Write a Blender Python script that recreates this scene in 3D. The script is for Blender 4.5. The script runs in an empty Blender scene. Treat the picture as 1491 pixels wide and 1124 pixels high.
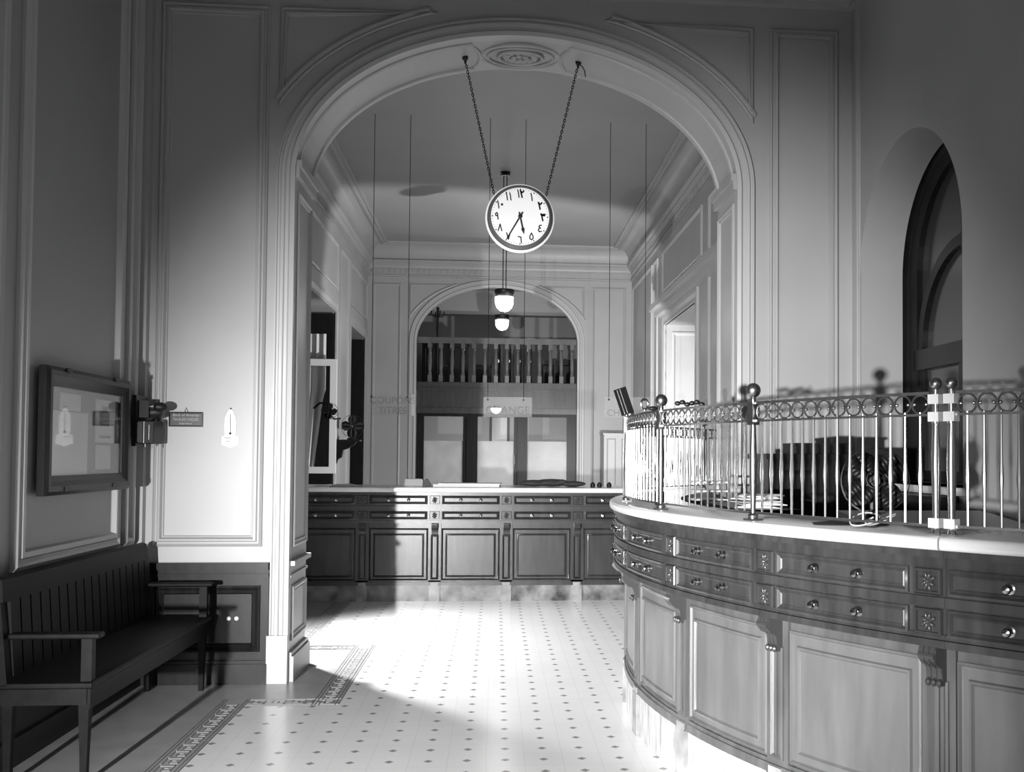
import bpy, bmesh, math, random
from mathutils import Vector, Matrix, Quaternion
random.seed(7)
PI = math.pi
R = math.radians
SC = bpy.context.scene
COL = SC.collection
# ------------------------------------------------------------------ materials
def nmat(name):
    m = bpy.data.materials.new(name); m.use_nodes = True
    nt = m.node_tree; b = nt.nodes['Principled BSDF']
    return m, nt, b
def g(v): return (v, v, v, 1)
def mat(name, v, rough=0.5, metal=0.0, spec=0.5, noise=0.0, nscale=8.0, stretch=(1, 1, 1), bump=0.0, emit=0.0, v2=None, detail=4.0, coat=0.0):
    m, nt, b = nmat(name)
    b.inputs['Base Color'].default_value = g(v)
    b.inputs['Roughness'].default_value = rough
    b.inputs['Metallic'].default_value = metal
    b.inputs['Specular IOR Level'].default_value = spec
    b.inputs['Coat Weight'].default_value = coat
    if emit:
        b.inputs['Emission Color'].default_value = g(1); b.inputs['Emission Strength'].default_value = emit
    if noise or bump:
        tc = nt.nodes.new('ShaderNodeTexCoord'); mp = nt.nodes.new('ShaderNodeMapping')
        mp.inputs['Scale'].default_value = stretch
        nt.links.new(tc.outputs['Object'], mp.inputs['Vector'])
        n = nt.nodes.new('ShaderNodeTexNoise'); n.inputs['Scale'].default_value = nscale; n.inputs['Detail'].default_value = detail
        nt.links.new(mp.outputs['Vector'], n.inputs['Vector'])
        if noise:
            cr = nt.nodes.new('ShaderNodeValToRGB')
            a = max(0.0, v * (1 - noise)); c = v * (1 + noise) if v2 is None else v2
            cr.color_ramp.elements[0].position = 0.3; cr.color_ramp.elements[0].color = g(a)
            cr.color_ramp.elements[1].position = 0.7; cr.color_ramp.elements[1].color = g(c)
            nt.links.new(n.outputs['Fac'], cr.inputs['Fac']); nt.links.new(cr.outputs['Color'], b.inputs['Base Color'])
        if bump:
            bp = nt.nodes.new('ShaderNodeBump'); bp.inputs['Strength'].default_value = bump; bp.inputs['Distance'].default_value = 0.01
            nt.links.new(n.outputs['Fac'], bp.inputs['Height']); nt.links.new(bp.outputs['Normal'], b.inputs['Normal'])
    return m
M = {}
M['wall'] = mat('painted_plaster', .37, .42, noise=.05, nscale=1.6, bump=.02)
M['leftshade'] = mat('left_wall_shaded', .24, .45, noise=.05, nscale=1.6, bump=.02)  # the wall plaster darkened; the left wall's shade is put into its colour
M['trim'] = mat('painted_moulding', .42, .38)
M['ceil'] = mat('painted_ceiling', .33, .6, noise=.04, nscale=1.2)
M['darkwood'] = mat('dark_varnished_wood', .011, .34, spec=.18, noise=.45, nscale=5, stretch=(6, 6, .7), detail=6)
M['wood'] = mat('walnut_wood', .040, .33, noise=.38, nscale=4, stretch=(5, 5, .8), detail=6)
M['framewood'] = mat('walnut_frame', .095, .30, noise=.25, nscale=4, stretch=(5, 5, .8), detail=6)
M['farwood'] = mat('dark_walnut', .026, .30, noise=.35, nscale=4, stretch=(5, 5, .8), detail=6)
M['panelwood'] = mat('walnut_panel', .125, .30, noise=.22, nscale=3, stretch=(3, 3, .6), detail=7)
M['carve'] = mat('carved_walnut', .045, .28)
M['blackwood'] = mat('black_wood', .010, .35, spec=.25, noise=.3, nscale=5, stretch=(5, 5, 1))
M['benchwood'] = mat('black_stained_bench_wood', .005, .48, spec=.10, noise=.4, nscale=5, stretch=(4, .8, 4), detail=6)
M['marble'] = mat('white_marble', .72, .18, noise=.10, nscale=2.2, detail=8)
M['vein'] = mat('veined_marble', .06, .25, noise=.5, nscale=7, v2=.30, detail=9)
M['veinlight'] = mat('pale_marble', .22, .25, noise=.3, nscale=8, v2=.36, detail=9)
M['brass'] = mat('polished_brass', .80, .24, metal=1.0)
M['dbrass'] = mat('tarnished_brass', .36, .32, metal=1.0)
M['knob'] = mat('dark_brass', .32, .2, metal=1.0)
M['white'] = mat('white_enamel', .80, .35)
M['dial'] = mat('white_dial', .80, .4)
M['black'] = mat('black_paint', .010, .45, spec=.25)
M['matblack'] = mat('matt_black', .008, .8, spec=.08)
M['iron'] = mat('dark_iron', .02, .45, metal=.6)
M['paper'] = mat('white_paper', .78, .7)
M['paper2'] = mat('grey_paper', .45, .7)
M['cork'] = mat('grey_backing', .13, .8)
M['cloth'] = mat('dark_cloth', .06, .9, noise=.3, nscale=20)
M['curtain'] = mat('pale_curtain', .55, .85)
M['rim'] = mat('clock_case', .10, .35)
M['lamp'] = mat('lit_opal_glass', .9, .3, emit=5.0)
M['glow'] = mat('lit_desk_lamp_glass', .9, .3, emit=7.0)
M['night'] = mat('night_window_glass', .05, .08)
M['night2'] = mat('grey_window_glass', .045, .15)  # even dark grey, slightly rough pane
M['border'] = mat('mosaic_dark', .19, .4)
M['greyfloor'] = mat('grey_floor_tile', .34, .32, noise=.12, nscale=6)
M['ltcab'] = mat('pale_painted_cabinet', .50, .4)
M['sign'] = mat('dark_plaque', .03, .35)
M['signtext'] = mat('plaque_lettering', .35, .5)
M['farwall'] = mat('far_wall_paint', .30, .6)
def glassmat(name, tint, w, rough=0.03, gloss=1.0):
    m, nt, b = nmat(name); out = nt.nodes['Material Output']
    tr = nt.nodes.new('ShaderNodeBsdfTransparent'); tr.inputs['Color'].default_value = g(tint)
    gl = nt.nodes.new('ShaderNodeBsdfGlossy'); gl.inputs['Roughness'].default_value = rough; gl.inputs['Color'].default_value = g(gloss)
    mx = nt.nodes.new('ShaderNodeMixShader'); mx.inputs['Fac'].default_value = w
    nt.links.new(tr.outputs[0], mx.inputs[1]); nt.links.new(gl.outputs[0], mx.inputs[2]); nt.links.new(mx.outputs[0], out.inputs['Surface'])
    nt.nodes.remove(b); return m
M['glass'] = glassmat('board_glass', .95, .13)
def milky(name, op, v):
    m, nt, b = nmat(name); out = nt.nodes['Material Output']
    b.inputs['Base Color'].default_value = g(v); b.inputs['Roughness'].default_value = .15
    tr = nt.nodes.new('ShaderNodeBsdfTransparent')
    mx = nt.nodes.new('ShaderNodeMixShader'); mx.inputs['Fac'].default_value = op
    nt.links.new(tr.outputs[0], mx.inputs[1]); nt.links.new(b.outputs[0], mx.inputs[2]); nt.links.new(mx.outputs[0], out.inputs['Surface'])
    return m
def frost():
    m, nt, b = nmat('frosted_glass'); out = nt.nodes['Material Output']
    b.inputs['Roughness'].default_value = .3
    tc = nt.nodes.new('ShaderNodeTexCoord'); n = nt.nodes.new('ShaderNodeTexNoise'); n.inputs['Scale'].default_value = 4; n.inputs['Detail'].default_value = 6
    nt.links.new(tc.outputs['Object'], n.inputs['Vector'])
    cr = nt.nodes.new('ShaderNodeValToRGB'); cr.color_ramp.elements[0].position = .35; cr.color_ramp.elements[0].color = g(.42); cr.color_ramp.elements[1].position = .7; cr.color_ramp.elements[1].color = g(.62)
    nt.links.new(n.outputs['Fac'], cr.inputs['Fac']); nt.links.new(cr.outputs['Color'], b.inputs['Base Color'])
    tl = nt.nodes.new('ShaderNodeBsdfTranslucent'); tl.inputs['Color'].default_value = g(.85)
    mx = nt.nodes.new('ShaderNodeMixShader'); mx.inputs['Fac'].default_value = .5
    nt.links.new(b.outputs[0], mx.inputs[1]); nt.links.new(tl.outputs[0], mx.inputs[2]); nt.links.new(mx.outputs[0], out.inputs['Surface'])
    return m
M['palevein'] = mat('pale_veined_marble', .38, .25, noise=.35, nscale=9, v2=.62, stretch=(3, 3, .7), detail=8)
M['frost'] = frost()
M['clearglass'] = milky('clear_pane_glass', .06, .5)
M['signglass'] = milky('sign_glass', .22, .6)
M['signletter'] = milky('sign_letter', .17, .10)
# floor tile with dark diamonds
def tilemat():
    m, nt, b = nmat('white_tile_dark_dots')
    b.inputs['Roughness'].default_value = .22
    L = nt.links.new
    tc = nt.nodes.new('ShaderNodeTexCoord'); sp = nt.nodes.new('ShaderNodeSeparateXYZ'); L(tc.outputs['Object'], sp.inputs[0])
    def mth(op, a, bb=None):
        n = nt.nodes.new('ShaderNodeMath'); n.operation = op
        for i, q in enumerate((a, bb)):
            if q is None: continue
            if isinstance(q, (int, float)): n.inputs[i].default_value = q
            else: L(q, n.inputs[i])
        return n.outputs[0]
    P = .1825
    def cell(o, ph):
        f = mth('FRACT', mth('DIVIDE', mth('SUBTRACT', o, ph - P / 2 - 20 * P), P))
        return mth('ABSOLUTE', mth('SUBTRACT', f, .5))
    cx = cell(sp.outputs[0], .608); cy = cell(sp.outputs[1], 5.615)
    d = mth('ADD', cx, cy)
    dot = mth('LESS_THAN', d, .125)
    # joints of octagonal tiles
    jx = mth('GREATER_THAN', cx, .485)
    jy = mth('GREATER_THAN', cy, .485)
    n = nt.nodes.new('ShaderNodeTexNoise'); n.inputs['Scale'].default_value = 2.5; n.inputs['Detail'].default_value = 5; L(tc.outputs['Object'], n.inputs['Vector'])
    cr = nt.nodes.new('ShaderNodeValToRGB'); cr.color_ramp.elements[0].color = g(.74); cr.color_ramp.elements[1].color = g(.84); L(n.outputs['Fac'], cr.inputs['Fac'])
    m1 = nt.nodes.new('ShaderNodeMixRGB'); L(mth('MULTIPLY', mth('MAXIMUM', jx, jy), .35), m1.inputs[0]); L(cr.outputs[0], m1.inputs[1]); m1.inputs[2].default_value = g(.6)
    m2 = nt.nodes.new('ShaderNodeMixRGB'); L(dot, m2.inputs[0]); L(m1.outputs[0], m2.inputs[1]); m2.inputs[2].default_value = g(.26)
    L(m2.outputs[0], b.inputs['Base Color'])
    return m
M['tile'] = tilemat()
# ------------------------------------------------------------------ mesh helpers
class MB:
    def __init__(s): s.bm = bmesh.new(); s.mi = 0
    def v(s, p): return s.bm.verts.new(p)
    def f(s, vs):
        try:
            fc = s.bm.faces.new(vs); fc.material_index = s.mi; return fc
        except ValueError: return None
    def quad(s, a, b, c, d): return s.f([s.v(p) for p in (a, b, c, d)])
    def poly(s, pts): return s.f([s.v(p) for p in pts])
    def box(s, x0, x1, y0, y1, z0, z1, mtx=None):
        P = [Vector((x, y, z)) for z in (z0, z1) for y in (y0, y1) for x in (x0, x1)]
        if mtx is not None: P = [mtx @ p for p in P]
        V = [s.v(p) for p in P]
        for q in ((0, 2, 3, 1), (4, 5, 7, 6), (0, 1, 5, 4), (2, 6, 7, 3), (0, 4, 6, 2), (1, 3, 7, 5)): s.f([V[i] for i in q])
        return s
    def tube(s, pts, r, n=8, caps=True, closed=False):
        pts = [Vector(p) for p in pts]; N = len(pts); rr = r if isinstance(r, (list, tuple)) else [r] * N
        rings = []; prev = None
        for i, p in enumerate(pts):
            if closed: t = pts[(i + 1) % N] - pts[i - 1]
            else: t = pts[min(i + 1, N - 1)] - pts[max(i - 1, 0)]
            t.normalize()
            if prev is None:
                a = Vector((0, 0, 1)) if abs(t.z) < .9 else Vector((1, 0, 0))
                u = t.cross(a).normalized()
            else: u = (prev - t * prev.dot(t)).normalized()
            prev = u; w = t.cross(u)
            rings.append([s.v(p + (u * math.cos(2 * PI * k / n) + w * math.sin(2 * PI * k / n)) * rr[i]) for k in range(n)])
        for i in range(N if closed else N - 1):
            a, b = rings[i], rings[(i + 1) % N]
            for k in range(n): s.f([a[k], a[(k + 1) % n], b[(k + 1) % n], b[k]])
        if caps and not closed: s.f(rings[0][::-1]); s.f(rings[-1])
        return s
    def lathe(s, prof, o=(0, 0, 0), axis='z', n=20, a0=0, mtx=None):
        o = Vector(o); rings = []
        for r, h in prof:
            ring = []
            for k in range(n):
                a = a0 + 2 * PI * k / n; c, d = r * math.cos(a), r * math.sin(a)
                p = Vector((c, d, h)) if axis == 'z' else Vector((c, h, d)) if axis == 'y' else Vector((h, c, d))
                if mtx is not None: p = mtx @ p
                ring.append(s.v(o + p))
            rings.append(ring)
        for a, b in zip(rings, rings[1:]):
            for k in range(n): s.f([a[k], a[(k + 1) % n], b[(k + 1) % n], b[k]])
        s.f(rings[0][::-1]); s.f(rings[-1]); return s
    def ball(s, c, r, n=14, sc=(1, 1, 1), mtx=None):
        m = max(6, n // 2)
        prof = [(max(1e-4, math.sin(PI * i / m)), -math.cos(PI * i / m)) for i in range(m + 1)]
        mt = Matrix.Diagonal(Vector((r * sc[0], r * sc[1], r * sc[2])))
        if mtx is not None: mt = mtx @ mt
        return s.lathe(prof, c, n=n, mtx=mt)
    def prism(s, pts, a, b, T):           # 2D outline extruded from a to b through mapping T(u,v,h)
        A = [s.v(T(u, v, a)) for u, v in pts]; B = [s.v(T(u, v, b)) for u, v in pts]; N = len(pts)
        s.f(A[::-1]); s.f(B)
        for i in range(N): s.f([A[i], A[(i + 1) % N], B[(i + 1) % N], B[i]])
        return s
    def mbox(s, s0, s1, z0, z1, h0, h1, T, st=.06):   # box in the (s,z,h) space of a mapping
        n = max(1, int(math.ceil(abs(s1 - s0) / st))); pr = None
        for i in range(n + 1):
            q = s0 + (s1 - s0) * i / n
            ring = [s.v(T(q, z0, h0)), s.v(T(q, z1, h0)), s.v(T(q, z1, h1)), s.v(T(q, z0, h1))]
            if pr:
                for k in range(4): s.f([pr[k], pr[(k + 1) % 4], ring[(k + 1) % 4], ring[k]])
            else: s.f(ring[::-1])
            pr = ring
        s.f(pr); return s
    def sweep(s, path, prof, T, closed=False, st=None):
        # prof: [(offset to the left of the path, height)]
        P = [Vector(p).to_2d() if len(p) > 2 else Vector(p) for p in path]
        if st:
            Q = []; N = len(P)
            for i in range(N if closed else N - 1):
                a, b = P[i], P[(i + 1) % N]; k = max(1, int(math.ceil((b - a).length / st)))
                Q += [a + (b - a) * j / k for j in range(k)]
            if not closed: Q.append(P[-1])
            P = Q
        N = len(P); rows = []
        for i in range(N):
            if closed or 0 < i < N - 1:
                d1 = (P[i] - P[i - 1]).normalized(); d2 = (P[(i + 1) % N] - P[i]).normalized()
            elif i == 0: d1 = d2 = (P[1] - P[0]).normalized()
            else: d1 = d2 = (P[-1] - P[-2]).normalized()
            n1 = Vector((-d1.y, d1.x)); n2 = Vector((-d2.y, d2.x)); k = 1 + n1.dot(n2)
            n = (n1 + n2) / max(k, .25)
            rows.append([s.v(T(P[i].x + n.x * o, P[i].y + n.y * o, h)) for o, h in prof])
        for i in range(N if closed else N - 1):
            a, b = rows[i], rows[(i + 1) % N]
            for k in range(len(prof) - 1): s.f([a[k], a[k + 1], b[k + 1], b[k]])
        return s
    def rect(s, s0, s1, z0, z1, prof, T, st=None):     # moulding round a rectangle, profile inward
        return s.sweep([(s0, z0), (s1, z0), (s1, z1), (s0, z1)], prof, T, True, st)
    def build(s, name, m, parent=None, smooth=False, recalc=True, ang=35):
        if recalc: bmesh.ops.recalc_face_normals(s.bm, faces=s.bm.faces)
        me = bpy.data.meshes.new(name); s.bm.to_mesh(me); s.bm.free()
        for q in (m if isinstance(m, (list, tuple)) else [m]): me.materials.append(q)
        if smooth:
            for p in me.polygons: p.use_smooth = True
            try: me.set_sharp_from_angle(angle=R(ang))
            except Exception: pass
        o = bpy.data.objects.new(name, me); COL.objects.link(o)
        if parent: 
            o.parent = parent; o.matrix_parent_inverse = parent_world(parent).inverted()
        return o
def parent_world(p):
    mw = Matrix.LocRotScale(p.location, p.rotation_euler, p.scale)
    if p.parent: mw = parent_world(p.parent) @ p.matrix_parent_inverse @ mw
    return mw
def tag(o, label, cat, group=None):
    o['label'] = label; o['category'] = cat
    if group: o['group'] = group
    return o
def thing(name, label, cat, loc=(0, 0, 0), group=None):
    o = bpy.data.objects.new(name, None); COL.objects.link(o); o.location = loc; o.empty_display_size = .1
    return tag(o, label, cat, group)
def struct(o): o['kind'] = 'structure'; return o
def text(name, body, size, loc, m, parent=None, rot=(PI / 2, 0, 0), ext=.0008, align='CENTER', sx=1.0, shear=0):
    cu = bpy.data.curves.new('t', 'FONT'); cu.body = body; cu.size = size; cu.extrude = ext; cu.align_x = align; cu.align_y = 'CENTER'; cu.shear = shear
    to = bpy.data.objects.new('t', cu); COL.objects.link(to)
    dg = bpy.context.evaluated_depsgraph_get(); me = bpy.data.meshes.new_from_object(to.evaluated_get(dg))
    bpy.data.objects.remove(to)
    me.transform(Matrix.Translation(loc) @ Matrix.LocRotScale(None, __import__('mathutils').Euler(rot), Vector((sx, 1, 1))))
    me.materials.clear(); me.materials.append(m)
    o = bpy.data.objects.new(name, me); COL.objects.link(o)
    if parent: o.parent = parent; o.matrix_parent_inverse = parent_world(parent).inverted()
    return o
def TX(Y): return lambda a, z, h: Vector((a, Y - h, z))           # wall facing the camera
def TL(X): return lambda a, z, h: Vector((X + h, a, z))           # left wall, a = depth
def TR(X): return lambda a, z, h: Vector((X - h, a, z))           # right wall
# ------------------------------------------------------------------ sizes
XL, XR = -2.24, 2.385
YA, YA2 = 6.62, 7.2
YB = 17.8
CZ = 5.10
XC = .145            # middle of the arch
HW, SPR, RISE = 1.45, 3.25, .965
def ell(cx, a, sp, b, n=40, t0=PI, t1=0):
    return [(cx + a * math.cos(t0 + (t1 - t0) * i / n), sp + b * math.sin(t0 + (t1 - t0) * i / n)) for i in range(n + 1)]
def arch_wall(mb, s0, s1, z0, z1, cx, a, sp, b, bottom, T, n=48):
    # wall face with an arched hole
    mb.quad(T(s0, z0, 0), T(cx - a, z0, 0), T(cx - a, z1, 0), T(s0, z1, 0))
    mb.quad(T(cx + a, z0, 0), T(s1, z0, 0), T(s1, z1, 0), T(cx + a, z1, 0))
    if bottom > z0: mb.quad(T(cx - a, z0, 0), T(cx + a, z0, 0), T(cx + a, bottom, 0), T(cx - a, bottom, 0))
    e = ell(cx, a, sp, b, n)
    for (x, z), (x2, z2) in zip(e, e[1:]): mb.quad(T(x, z, 0), T(x2, z2, 0), T(x2, z1, 0), T(x, z1, 0))
# ------------------------------------------------------------------ floor
mb = MB()
def fl(x0, x1, y0, y1, mi): mb.mi = mi; mb.quad((x0, y0, 0), (x1, y0, 0), (x1, y1, 0), (x0, y1, 0))
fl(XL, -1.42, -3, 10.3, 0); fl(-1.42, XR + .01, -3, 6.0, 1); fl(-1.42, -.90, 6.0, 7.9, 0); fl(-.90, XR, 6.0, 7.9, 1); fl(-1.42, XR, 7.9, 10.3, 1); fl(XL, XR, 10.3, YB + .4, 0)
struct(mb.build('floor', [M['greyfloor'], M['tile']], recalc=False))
# mosaic border
mb = MB()
def strip(path, w):
    for (x0, y0), (x1, y1) in zip(path, path[1:]):
        mb.box(min(x0, x1) - w / 2, max(x0, x1) + w / 2, min(y0, y1) - w / 2, max(y0, y1) + w / 2, 0.0002, .0022)
def key_run(ax, p0, p1, c0, c1, flip=1):
    # border band running along axis ax ('x' or 'y') from p0 to p1, between c0 and c1
    def P(a, c): return (a, c) if ax == 'x' else (c, a)
    for c in (c0, c0 + .018, c1 - .018, c1): strip([P(p0, c), P(p1, c)], .006)
    u = .115; n = int((p1 - p0) / u); lo, hi = c0 + .04, c1 - .04
    for i in range(n):
        a = p0 + i * u; 
        strip([P(a, lo), P(a + u * .8, lo), P(a + u * .8, hi), P(a + u * .2, hi), P(a + u * .2, lo + (hi - lo) * .4), P(a + u * .5, lo + (hi - lo) * .4), P(a + u * .5, lo + (hi - lo) * .7)], .006)
key_run('y', 1.0, 6.17, -1.575, -1.425)
key_run('x', -1.42, -.90, 6.02, 6.17)
key_run('y', 6.02, 7.85, -1.045, -.895)
key_run('x', -1.42, -1.05, 7.70, 7.85)
key_run('y', 7.70, 10.1, -1.555, -1.405)
struct(mb.build('trim_1', M['border']))
# ------------------------------------------------------------------ walls
PANEL = [(0, 0), (0, .016), (.010, .026), (.020, .016), (.028, .016), (.036, .030), (.050, .032), (.058, .008), (.066, .010), (.070, 0)]
PSMALL = [(0, 0), (0, .008), (.010, .014), (.02, .010), (.028, .014), (.038, .003), (.042, 0)]
# left wall, front room
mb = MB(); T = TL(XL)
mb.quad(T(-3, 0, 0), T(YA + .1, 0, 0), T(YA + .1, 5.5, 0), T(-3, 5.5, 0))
struct(mb.build('wall_left', M['leftshade']))
mb = MB()
WL = [(0, 0), (0, .016), (.02, .028), (.035, .018), (.05, .018), (.06, .030), (.085, .030), (.095, .004), (.10, 0)]
mb.rect(4.93, 6.26, .89, 4.7, WL, T)
mb.rect(3.0, 4.78, .89, 4.7, WL, T)
mb.rect(1.0, 2.85, .89, 4.7, WL, T)
mb.rect(6.34, 6.50, .89, 4.7, [(0, 0), (0, .02), (.02, .03), (.04, .02), (.05, 0)], T)
mb.box(XL, XL + .045, 6.56, 6.62, .8, 4.7)
struct(mb.build('trim_2', M['wall']))
mb = MB()     # dado of the left wall
mb.box(XL, XL + .03, -3, YA, 0, .74); mb.box(XL, XL + .05, -3, YA, .70, .76); mb.box(XL, XL + .05, -3, YA, 0, .13)
struct(mb.build('baseboard_left', M['darkwood']))
# arch wall (between the rooms)
mb = MB(); T = TX(YA); ZT = 5.5
arch_wall(mb, XL, XR + .02, 0, ZT, XC, HW, SPR, RISE, 0, T)
TB = TX(YA2); arch_wall(mb, XL, XR + .02, 0, ZT, XC, HW, SPR, RISE, 0, TB)
path = [(XC - HW, 0)] + ell(XC, HW, SPR, RISE, 48) + [(XC + HW, 0)]
mb.sweep(path, [(0, 0), (0, -(YA2 - YA))], T)
struct(mb.build('wall_arch', M['wall']))
# archivolt and jamb mouldings
mb = MB()
ARCHV = [(-.005, -.06), (-.005, .030), (.022, .036), (.034, .022), (.052, .022), (.060, .034), (.078, .036), (.086, .018), (.098, .018), (.104, .028), (.112, .028), (.116, 0)]
jp = [(XC - HW, .30)] + ell(XC, HW, SPR, RISE, 64) + [(XC + HW, .30)]
mb.sweep(jp, ARCHV, T)
# plinth blocks
for s_ in (-1, 1):
    x0 = XC + s_ * (HW - .005); x1 = XC + s_ * (HW + .125)
    mb.box(min(x0, x1), max(x0, x1), YA - .045, YA + .02, 0, .30)
struct(mb.build('trim_3', M['trim'], smooth=True))
# wall panels on the arch wall
mb = MB()
mb.rect(-2.15, -1.475, .86, 4.338, PANEL, T)
mb.rect(1.815, 2.285, .86, 4.338, PANEL, T)
def spandrel(mb, cx, hx, top, zb, sp, a, b, prof, T, sgn):
    xe = cx + sgn * hx
    # arc from the lower tip to the upper tip
    t_lo = math.acos(min(1, hx / a)); t_hi = math.asin(min(1, (top - sp) / b))
    arc = [(cx + sgn * a * math.cos(t_lo + (t_hi - t_lo) * i / 30), sp + b * math.sin(t_lo + (t_hi - t_lo) * i / 30)) for i in range(31)]
    pts = arc + [(xe, top)]
    ar = sum(p[0] * q[1] - q[0] * p[1] for p, q in zip(pts, pts[1:] + pts[:1]))
    if ar < 0: pts = pts[::-1]
    mb.sweep(pts, prof, T, True)
SPP = [(0, 0), (0, .016), (.010, .024), (.020, .012), (.028, .014), (.038, .026), (.048, .024), (.054, .006), (.060, 0)]
spandrel(mb, XC, 1.557, 4.338, 3.69, SPR, 1.683, 1.151, SPP, T, -1)
spandrel(mb, XC, 1.557, 4.338, 3.69, SPR, 1.683, 1.151, SPP, T, 1)
struct(mb.build('trim_4', M['wall']))
# front-room cornice
mb = MB()
COR = [(0, 0), (.03, .015), (.03, .045), (.05, .06), (.05, .16), (.07, .18), (.07, .24), (.12, .30), (.20, .42), (.24, .45), (.24, .6)]
TZ = lambda x, y, h: Vector((x, y, 4.485 + h))
mb.sweep([(XR, -3), (XR, YA), (XL, YA), (XL, -3)], [(o, h) for o, h in COR], TZ)
for k in range(40): 
    x = XL + .1 + k * .115
    mb.box(x, x + .06, YA - .065, YA - .04, 4.56, 4.63)
struct(mb.build('trim_5', M['trim']))
mb = MB(); mb.quad((XL, -3, 5.09), (XR, -3, 5.09), (XR, YA, 5.09), (XL, YA, 5.09))
struct(mb.build('ceiling', M['ceil']))
# dado on the arch wall, left of the arch
mb = MB()
x0, x1 = XL, XC - HW - .12
mb.box(x0, x1, YA - .02, YA + .01, 0, .745)
mb.box(x0, x1, YA - .045, YA, .715, .76); mb.box(x0, x1, YA - .032, YA, .67, .69)
mb.box(x0, x1, YA - .05, YA, 0, .125); mb.box(x0, x1, YA - .038, YA, .125, .145)
T2 = TX(YA - .02)
mb.rect(-2.12, -1.475, .20, .615, [(0, 0), (0, .014), (.012, .018), (.03, .006), (.045, .012), (.055, -.001)], T2)
struct(mb.build('baseboard_arch', M['darkwood']))
# jamb linings (both sides of the arch)
for s_, nm in ((-1, 'trim_6'), (1, 'trim_7')):
    xw = XC + s_ * HW
    TJ = (lambda a, z, h, xw=xw, s_=s_: Vector((xw - s_ * h, a, z)))
    mb = MB(); mw = M['wall']
    y0, y1 = YA - .01, YA2 + .005
    mb.mbox(y0 + .02, y1, 0, .16, 0, .035, TJ, 9); mb.mbox(y0 + .02, y1, .16, .185, 0, .022, TJ, 9)
    mb.mbox(y0 + .02, y1, .735, .765, 0, .035, TJ, 9); mb.mbox(y0 + .02, y1, .66, .675, 0, .012, TJ, 9)
    a = [(0, 0), (0, .014), (.012, .020), (.026, .008), (.036, .012), (.044, 0)]
    mb.rect(y0 + .07, y1 - .05, .25, .60, a, TJ)
    mb.rect(y0 + .07, y1 - .05, .85, 3.16, a, TJ)
    # impost band
    mb.mbox(y0, y1 + .03, 3.24, 3.30, 0, .03, TJ, 9); mb.mbox(y0, y1 + .045, 3.30, 3.345, 0, .045, TJ, 9)
    struct(mb.build(nm, M['wall']))
# soffit ribs and medallion
mb = MB()
def soff(y0, y1, t0, t1):
    e = ell(XC, HW, SPR, RISE, 40, t0, t1)
    pr = [(0, 0), (-.018, .0)]
    T_ = lambda x, z, h: Vector((x, h, z))
    mb.sweep(e, [(0, y0), (-.014, y0 + .004), (-.020, (y0 + y1) / 2), (-.014, y1 - .004), (0, y1)], T_)
tm = R(13)
soff(YA + .06, YA + .10, PI - .09, PI / 2 + tm); soff(YA + .06, YA + .10, PI / 2 - tm, .09)
soff(YA2 - .09, YA2 - .03, PI - .09, PI / 2 + tm); soff(YA2 - .09, YA2 - .03, PI / 2 - tm, .09)
struct(mb.build('trim_8', M['wall'], smooth=True))
mb = MB(); zc = SPR + RISE
cy = (YA + YA2) / 2 + .03
def oval(rx, ry, r, dz, cx=XC):
    pts = [(cx + rx * math.cos(2 * PI * i / 40), cy + ry * math.sin(2 * PI * i / 40), zc - .008 - dz - .5 * (RISE / HW ** 2) * 0 ) for i in range(40)]
    mb.tube(pts, r, 8, closed=True)
oval(.27, .21, .018, .0); oval(.225, .165, .012, .006); oval(.15, .115, .014, .008)
for i in range(14):
    a = 2 * PI * i / 14
    mb.ball((XC + .10 * math.cos(a), cy + .075 * math.sin(a), zc - .012), .03, 8, (1, .6, .5))
for i in range(7):
    a = 2 * PI * i / 7
    mb.ball((XC + .05 * math.cos(a), cy + .038 * math.sin(a), zc - .02), .024, 8, (1, .7, .6))
mb.ball((XC, cy, zc - .025), .022, 8)
for s_ in (-1, 1):
    pts = [(XC + s_ * (.40 - .12 * math.cos(t)), cy + .235 * math.sin(t), zc - .012 - .006) for t in [(-1.3 + 2.6 * i / 16) for i in range(17)]]
    mb.tube(pts, .016, 8)
struct(mb.build('trim_9', M['wall'], smooth=True))
# ------------------------------------------------------------------ right wall with arched window
WY, WH, WS, WB = 5.735, .735, 2.63, 1.30
mb = MB(); T = TR(XR)
arch_wall(mb, -3, YA + .1, 0, 5.5, WY, WH, WS, WH, WB, T)
rp = [(WY - WH, WB)] + ell(WY, WH, WS, WH, 40) + [(WY + WH, WB), (WY - WH, WB)]
mb.sweep(rp, [(0, 0), (0, -.29)], T)
struct(mb.build('wall_right', M['wall']))
mb = MB()
mb.box(XR - .012, XR, 6.46, 6.53, .0, 4.49); mb.box(XR - .02, XR, 6.475, 6.515, .0, 4.49)
struct(mb.build('trim_10', M['trim']))
w = bpy.data.objects.new('window_1', None); COL.objects.link(w); struct(w); w.location = (XR + .4, WY, WB)
mb = MB(); TW = TR(XR + .40)
op = [(WY - WH + .0, WB)] + ell(WY, WH, WS, WH, 40) + [(WY + WH, WB)]
op_out = [(WY - WH - .08, WB - .06)] + ell(WY, WH + .08, WS, WH + .08, 40) + [(WY + WH + .08, WB - .06)]
FR = [(-.09, .0), (-.09, .05), (-.02, .07), (.07, .12), (.09, .12), (.09, 0)]
mb.sweep(op, FR, TW)
mb.mbox(WY - WH, WY + WH, 2.02, 2.15, 0, .06, TW, 9)                 # transom
mb.mbox(WY - WH, WY + WH, WB - .02, WB + .07, 0, .05, TW, 9)
ar = ell(WY, .60, 2.15, .60, 30); mb.sweep(ar, [(-.03, 0), (-.03, .05), (.04, .05), (.04, 0)], TW)
mb.mbox(WY - .04, WY + .04, WB, 2.06, 0, .055, TW, 9)
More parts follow.
